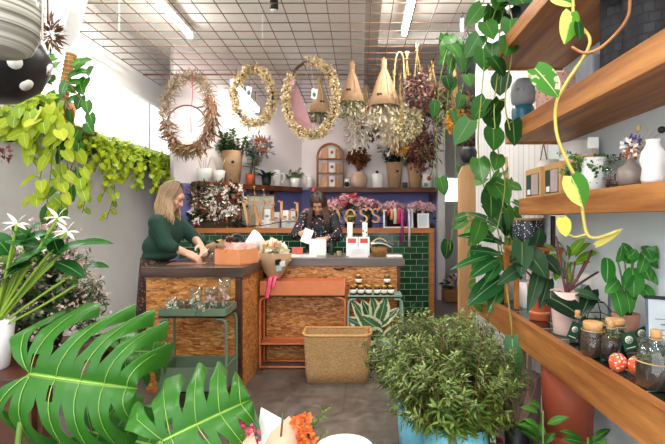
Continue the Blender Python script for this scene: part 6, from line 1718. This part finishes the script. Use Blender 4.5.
t = thing('glass_jar', 'low wide glass jar with a flat glass lid between the corked jars', 'jar', (1.06, 1.60, ZB)); cup(MB(), .045, .05, .1, .003).build('jar', TGLASS, t); MB().lathe([(.052, .1), (.052, .108), (.0001, .112)], n=24).build('lid', TGLASS, t)
m = MB(); petals(m, (0, 0, .035), .035, 50, .02, .012); m.build('bark', FILL, t)
OB = spotm('orange_dotted', '#e0532a', '#f6dcc9', 85, .33, .3)
for x, y, Y, lb in ((.922, 0, 1.585, 'orange dotted egg shaped ornament in front of the tagged flask'), (.965, 0, 1.545, 'orange dotted egg shaped ornament tucked against the large domed bottle')):
    t = thing('dotted_ornament', lb, 'ornament', (x, Y, ZB), 0, None)
    MB().lathe([(.014, 0), (.025, .012), (.030, .030), (.027, .048), (.016, .061), (.006, .064), (.0001, .064)], n=24).build('body', OB, t)
    MB().tube([(0, 0, .062), (.004, 0, .072)], .003, 6).build('stalk', STEMB, t)
# black pot on the plywood post, wire hanger on the boards
q = V((.85, 3.47, 1.80)); t = thing('black_pot', 'round black pot perched on top of the plywood board', 'pot', q); MB().lathe([(.035, 0), (.06, .03), (.065, .08), (.05, .12), (.045, .12), (.055, .08), (.001, .03)], n=24).build('body', BLACK, t)
MB().torus((0, 0, .12), .047, .004, 20, 5, Matrix.Rotation(radians(90), 3, 'X')).build('rim', BLACK, t)
t = thing('wire_frame', 'rusty wire triangle hanger on the white boarded wall', 'hanger', (1.262, 3.05, 1.78)); MB().tube([(0, 0, .1), (0, -.1, -.12), (0, .1, -.12), (0, 0, .1)], .004, 5).build('wire', RUST, t); t.name = 'wire_hanger'
MB().tube([(.012, 0, .1), (-.004, 0, .105)], .004, 5).build('nail', BLKMET, t)
# ------------------------------------------------------------------ the two people behind the counters
SKIN = flat('skin', '#d7a386', .5, var=.05, sc=6)
SKIN2 = flat('skin_tan', '#cd9776', .5, var=.05, sc=6)
def capsule(m, a, b, r0, r1, n=12):
    a, b = V(a), V(b)
    m.tube([a, b], [r0, r1], n); m.ell(a, r0, n, 8); m.ell(b, r1, n, 8)
def flesh(name, m, mat, parent, vox, it=4):
    "one continuous surface out of overlapping solids"
    o = m.build(name, mat, None)
    md = o.modifiers.new('r', 'REMESH'); md.mode = 'VOXEL'; md.voxel_size = vox; md.use_smooth_shade = True
    sm = o.modifiers.new('s', 'SMOOTH'); sm.iterations = it; sm.factor = .5
    dg_ = bpy.context.evaluated_depsgraph_get()
    me = bpy.data.meshes.new_from_object(o.evaluated_get(dg_)); me.name = name
    o.modifiers.clear(); old = o.data; o.data = me; bpy.data.meshes.remove(old)
    me.polygons.foreach_set('use_smooth', [True]*len(me.polygons))
    me.materials.clear(); me.materials.append(mat)
    off = parent.location
    for v in me.vertices: v.co -= off
    o.parent = parent
    return o
def hand(m, wr, d, pn, side, curl=.7):
    "palm, four fingers, thumb: d along the hand, pn out of the palm, side +1/-1 where the thumb is"
    wr, d, pn = V(wr), V(d).normalized(), V(pn).normalized(); ac = d.cross(pn).normalized()*side; pn = (pn-d*pn.dot(d)).normalized()
    for k in range(4):
        o = ac*(.030-.020*k); b = wr+d*.083+o*1.0
        capsule(m, wr+d*.01+o*.6, b, .016, .0125, 8)
        L = (.040, .045, .042, .032)[k]
        d1 = (d*cos(curl*.5)+pn*sin(curl*.5)); d2 = (d*cos(curl*1.3)+pn*sin(curl*1.3))
        capsule(m, b, b+d1*L, .0098, .009, 8); capsule(m, b+d1*L, b+d1*L+d2*L*.85, .009, .0075, 8)
    t0 = wr+d*.02+ac*.028; t1 = t0+(d*.6+ac*.6+pn*.4).normalized()*.045; t2 = t1+(d*.9+ac*.1+pn*.5).normalized()*.035
    capsule(m, t0, t1, .0145, .0115, 8); capsule(m, t1, t2, .0105, .0085, 8)
def head_mesh(m, M):
    R = M.to_3x3()
    m.ell(M @ V((0, .008, .02)), (.074, .092, .095), 20, 14, R)
    m.ell(M @ V((0, -.02, -.035)), (.060, .068, .078), 18, 12, R)
    m.ell(M @ V((0, -.062, -.088)), (.027, .025, .022), 12, 8, R)
    m.ell(M @ V((0, -.078, .036)), (.05, .018, .03), 12, 8, R)
    capsule(m, M @ V((0, -.090, .012)), M @ V((0, -.108, -.026)), .008, .0125, 8)
    for s in (-1, 1):
        m.ell(M @ V((s*.012, -.098, -.03)), .009, 8, 6); m.ell(M @ V((s*.04, -.066, -.025)), .024, 10, 8)
        m.ell(M @ V((s*.076, .012, -.005)), (.009, .018, .03), 10, 8, R)
    m.ell(M @ V((0, -.087, -.058)), (.024, .012, .010), 10, 6, R)
def face(M, p, lip, brow):
    R = M.to_3x3()
    for s in (-1, 1): m = MB(); m.tube([M @ V((s*(.018+.007*k), -.0915+.0028*abs(k-2)-.0+abs(s*(.018+.007*k))*.12-.004, .006-.002*(2-abs(k-2)))) for k in range(5)], .0028, 5); m.build('eyelash', BLACK, p, world=True)
    for s in (-1, 1): m = MB(); m.tube([M @ V((s*(.014+.008*k), -.0985+.003*k, .026+.003*(1-abs(k-2)))) for k in range(5)], .0036, 5); m.build('eyebrow', brow, p, world=True)
    m = MB(); m.tube([M @ V((.006*(k-3), -.099+.0022*abs(k-3), -.057+.0012*abs(k-3))) for k in range(7)], [.002, .004, .0055, .005, .0055, .004, .002], 6, flat=.7)
    m.build('mouth', lip, p, world=True)
def hairm(name, a, b):
    m, nt, bs = nodes(name)
    uv = N(nt, 'ShaderNodeUVMap'); sp = N(nt, 'ShaderNodeSeparateXYZ'); nt.links.new(uv.outputs[0], sp.inputs[0])
    wn = noise(nt, objco(nt), 70, 2)
    c = ramp(nt, math_(nt, 'ADD', math_(nt, 'MULTIPLY', sp.outputs[1], .75), math_(nt, 'MULTIPLY', wn, .35)), [(.15, C(a)), (.95, C(b))])
    nt.links.new(c, bs.inputs['Base Color']); bs.inputs['Roughness'].default_value = .38; return m
def hair(M, p, mat, n, length, fringe, part=0.0, spread=.02, back_only=False, front=55):
    m = MB(); m.ell(M @ V((0, .016, .026)), (.081, .094, .1), 18, 12, M.to_3x3())
    for i in range(n):
        a = rnd(-pi, pi); fr = abs(a) < radians(front)
        if fr and not fringe: continue
        pts = []
        k = rnd(1.02, 1.16)
        els = (84, 62, 40, 24) if fr else (84, 60, 34, 8, -16)
        for e in els:
            e = radians(e); pts.append(M @ V((sin(a)*cos(e)*.084*k+part*.0, -cos(a)*cos(e)*.1*k+.008, sin(e)*.106*k+.022)))
        if not fr:
            L = length*rnd(.75, 1.05)
            e0 = pts[-1]; out = (e0-(M @ V((0, 0, 0)))); out.z = 0; out.normalize()
            pts.append(e0+V((0, 0, -L*.4))+out*spread*.6+rv(.006)); pts.append(e0+V((0, 0, -L*.75))+out*spread+rv(.01)); pts.append(e0+V((0, 0, -L))+out*spread*.6+rv(.014))
        pts = smooth_path(pts, 3); q = len(pts)-1
        m.tube(pts, [.0105*(1-.75*(j/q)**3) for j in range(q+1)], 5, flat=.6)
    return m.build('hair', mat, p, world=True)
def person(name, label, base):
    return thing(name, label, 'person', base)

# --- woman in the dark green sweater, side on, at the end of the work counter
Y1 = 3.95
hipx = at(155, 268, Y1)
p = person('person', 'blonde woman in a dark green sweater wrapping paper at the work counter', (hipx.x, Y1, 0))
A = lambda x, y, dy=0: at(x, y, Y1+dy)*1.0
def B(x, y, dy=0):      # keep the size of depth Y1, only shift in depth
    q = at(x, y, Y1); return V((q.x, Y1+dy, q.z))
hd = B(172, 197)
MH = Matrix.Translation(hd) @ Matrix.Rotation(radians(98), 4, 'Z') @ Matrix.Rotation(radians(28), 4, 'X')
nb = B(166, 216); hips = B(155, 268); waist = B(161.5, 250); chest = B(167.5, 232)
m = MB(); head_mesh(m, MH)
capsule(m, MH @ V((0, .02, -.05)), nb, .052, .056)
m.ell(chest, (.115, .165, .15), 16, 10); m.ell(waist+V((-.02, 0, .01)), (.09, .145, .13), 16, 10); m.ell(hips, (.10, .17, .12), 16, 10)
shN, shF = B(166, 223, -.165), B(168, 221.5, .165)
elN, elF = B(177, 243, -.215), B(188, 239, .16)
wrN, wrF = B(194, 251, -.19), B(201, 246, .0)
for sh, el, wr, pn, sd in ((shN, elN, wrN, (.2, .5, -.9), 1), (shF, elF, wrF, (.1, -.6, -.8), -1)):
    capsule(m, sh, el, .05, .042); capsule(m, el, wr, .041, .029)
    hand(m, wr, (wr-el), pn, sd, .7)
for s in (-1, 1):
    h_ = hips+V((0, s*.085, -.05)); k_ = V((hips.x+.0, Y1+s*.09, .48)); a_ = V((hips.x-.02, Y1+s*.09, .08))
    capsule(m, h_, k_, .082, .058); capsule(m, k_, a_, .056, .038); capsule(m, a_+V((-.04, 0, -.03)), a_+V((.09, 0, -.048)), .034, .028)
flesh('body', m, SKIN, p, .0065, 3)
GREENK = flat('green_knit', '#12362a', .85, var=.2, sc=90, bmp=.2)
m = MB(); m.ell(chest+V((-.012, 0, 0)), (.135, .185, .165), 18, 12); m.ell(waist+V((-.015, 0, .03)), (.135, .185, .125), 18, 12); m.ell(B(160, 255.6), (.14, .195, .05), 18, 10); capsule(m, chest+V((-.02, 0, .04)), nb+V((-.005, 0, -.03)), .10, .07)
for sh, el in ((shN, elN), (shF, elF)): capsule(m, sh, el, .074, .062); capsule(m, el, el+(V((.06, 0, -.025))), .064, .052)
m.ell(shN, .078, 12, 8); m.ell(shF, .078, 12, 8)
flesh('sweater', m, GREENK, p, .011, 4)
m = MB(); m.lathe([(.175, hips.z+.10), (.185, hips.z), (.215, .6), (.235, .36), (.225, .36), (.2, .6), (.17, hips.z), (.16, hips.z+.09)], (hips.x-.0, Y1, 0), 30, sx=.58, wob=lambda q, z: 1+.03*sin(7*q)*(1.2-z))
m.build('skirt', spotm('leopard_print', '#2a1a15', '#8d5a44', 42, .34, .7), p, world=True)
for s in (-1, 1):
    m = MB(); a_ = V((hips.x-.02, Y1+s*.09, .0)); m.ell(a_+V((.015, 0, .04)), (.12, .046, .05), 14, 8); m.tube([a_+V((0, 0, .04)), a_+V((0, 0, .16))], [.052, .055], 12); flesh('boot', m, BLACK, p, .009, 2)
hair(MH, p, hairm('blonde_hair', '#573c27', '#c4a27a'), 360, .21, False, spread=.03, front=62)
face(MH, p, flat('rose_lip', '#b5604f', .5), flat('brown_brow', '#6a4b33', .7))
m = MB(); fr = elN.lerp(wrN, .55); m.ell(fr+V((0, -.033, .012)), (.022, .006, .012), 8, 5); m.ell(fr+V((.02, -.031, .0)), (.01, .005, .014), 8, 5)
m.build('tattoo', flat('tattoo_ink', '#4a3a3c', .6), p, world=True)
o = MB().box((0, 0, 0), (.09, .12, .003), Matrix.Rotation(-.7, 3, 'Y') @ Matrix.Rotation(.2, 3, 'X')).build('wrapping_paper', PAPER); o.location = V((at(207, 252, Y1).x, 3.86, at(207, 252, Y1).z-.005))
tag(o, 'small white paper folded in the hands of the blonde woman', 'paper')

# --- dark haired woman facing us behind the sales counter
Y2 = 5.22
base = at(318, 268, Y2)
p = person('person', 'dark haired woman in a black floral dress looking down behind the sales counter', (base.x, Y2, 0))
def B2(x, y, dy=0):
    q = at(x, y, Y2); return V((q.x, Y2+dy, q.z))
hd = B2(319, 204, -.05)
MH = Matrix.Translation(hd) @ Matrix.Rotation(radians(-4), 4, 'Z') @ Matrix.Rotation(radians(34), 4, 'X')
nb = B2(318.5, 216, .02); chest = B2(318.5, 228, .01); waist = B2(318.5, 246, .0); hips = B2(318.5, 262, .0)
m = MB(); head_mesh(m, MH)
capsule(m, MH @ V((0, .02, -.06)), nb, .05, .054)
m.ell(chest, (.155, .11, .15), 16, 10); m.ell(waist, (.135, .10, .15), 16, 10); m.ell(hips, (.165, .12, .12), 16, 10)
shR, shL = B2(304, 218.5), B2(333, 218.5)
elR, elL = B2(296.5, 235, -.10), B2(339, 236, -.09)
wrR, wrL = at(300.5, 233.5, 4.98), at(325, 239, 4.9)
for sh, el, wr, pn, sd, d in ((shR, elR, wrR, (1, -.2, -.3), -1, (.55, -.55, .25)), (shL, elL, wrL, (-.2, .6, -1), 1, (-.8, -.5, -.1))):
    capsule(m, sh, el, .05, .042); capsule(m, el, wr, .041, .028)
    hand(m, wr, V(d), pn, sd, .8)
for s in (-1, 1):
    h_ = hips+V((s*.085, 0, -.05)); k_ = V((hips.x+s*.09, Y2-.02, .47)); a_ = V((hips.x+s*.09, Y2+.02, .08))
    capsule(m, h_, k_, .08, .056); capsule(m, k_, a_, .055, .037); capsule(m, a_+V((0, .03, -.03)), a_+V((0, -.13, -.048)), .033, .028)
flesh('body', m, SKIN2, p, .0065, 3)
def confetti():
    m, nt, b = nodes('floral_print')
    vo = N(nt, 'ShaderNodeTexVoronoi'); vo.inputs['Scale'].default_value = 34; nt.links.new(objco(nt), vo.inputs['Vector'])
    sp = N(nt, 'ShaderNodeSeparateColor'); nt.links.new(vo.outputs['Color'], sp.inputs[0])
    c = ramp(nt, sp.outputs[0], [(.0, C('#b8506a')), (.25, C('#c7c3cf')), (.45, C('#3f8a86')), (.6, C('#14141a')), (.8, C('#d08a78')), (.9, C('#14141a'))], 'CONSTANT')
    c = mixc(nt, ramp(nt, vo.outputs['Distance'], [(.30, (0, 0, 0, 1)), (.34, (1, 1, 1, 1))]), c, C('#121217'))
    nt.links.new(c, b.inputs['Base Color']); b.inputs['Roughness'].default_value = .7; return m
DRESS = confetti()
m = MB(); m.ell(chest, (.175, .13, .165), 18, 12); m.ell(waist, (.155, .12, .16), 18, 12); m.ell(hips, (.185, .14, .14), 18, 12); capsule(m, chest+V((0, .01, .05)), nb+V((0, 0, -.035)), .11, .065)
for sh, el, wr in ((shR, elR, wrR), (shL, elL, wrL)): m.ell(sh, .075, 12, 8); capsule(m, sh, el, .068, .062); capsule(m, el, el.lerp(wr, .75), .06, .048)
m.lathe([(.16, hips.z), (.2, .6), (.24, .42), (.001, .44)], (hips.x, Y2, 0), 28, sy=.8)
flesh('dress', m, DRESS, p, .010, 4)
for s in (-1, 1):
    m = MB(); a_ = V((hips.x+s*.09, Y2+.02, .0)); m.ell(a_+V((0, -.05, .035)), (.043, .12, .042), 14, 8); m.tube([a_+V((0, 0, .03)), a_+V((0, 0, .12))], [.048, .05], 12); flesh('boot', m, BLACK, p, .009, 2)
hair(MH, p, hairm('dark_hair', '#0e0b0b', '#5a3a2a'), 380, .26, True, spread=.035, front=40)
face(MH, p, flat('pink_lip', '#a84f4a', .5), flat('dark_brow', '#2a1e19', .7))
m = MB(); petals(m, MH @ V((-.06, .04, .135)), .016, 16, .04, .022, up=1.2, rx=.6); m.build('hair_bow', PINKR, p, world=True)
o = MB().box((0, 0, 0), (.10, .008, .16), Matrix.Rotation(.35, 3, 'Y') @ Matrix.Rotation(-.3, 3, 'X')).build('note_card', PAPER); q = at(307, 236, 4.86); o.location = q; tag(o, 'white card held up in the hand of the dark haired woman', 'card')
# ------------------------------------------------------------------ keep soft plants clear of the walls they grow against
bpy.context.view_layer.update()
WP = V((-1.0, 7.6, 0))
def clear_walls():
    for o in list(bpy.data.objects):
        if o.type != 'MESH': continue
        r = o
        while r.parent: r = r.parent
        if r.get('kind') == 'structure' or r.get('category') in ('shelf', 'counter', 'hook', 'wire mesh', 'light', 'bench', 'hanger'): continue
        bb = [o.matrix_world @ V(c) for c in o.bound_box]
        if not (max(b.y for b in bb) > 5.9 or min(b.x for b in bb) < LX+.02 or max(b.x for b in bb) > 1.25): continue
        mw = o.matrix_world; inv = mw.inverted()
        for v in o.data.vertices:
            w = mw @ v.co; c = w.copy()
            if c.y > 7.588 and c.x < 1.3: c.y = 7.588
            if 5.9 < c.y < 7.7 and c.x < -.9:
                d = (c-WP); d.z = 0; e = d.dot(DN)
                if -.17 < e < .012 and -.1 < d.dot(DG) < 2.2: c = c+DN*(.012-e)
            if c.x < LX+.012: c.x = LX+.012
            if c.x > 1.264 and c.y < 4.85: c.x = 1.264
            if (c-w).length > 1e-6: v.co = inv @ c
        o.data.update()
clear_walls()
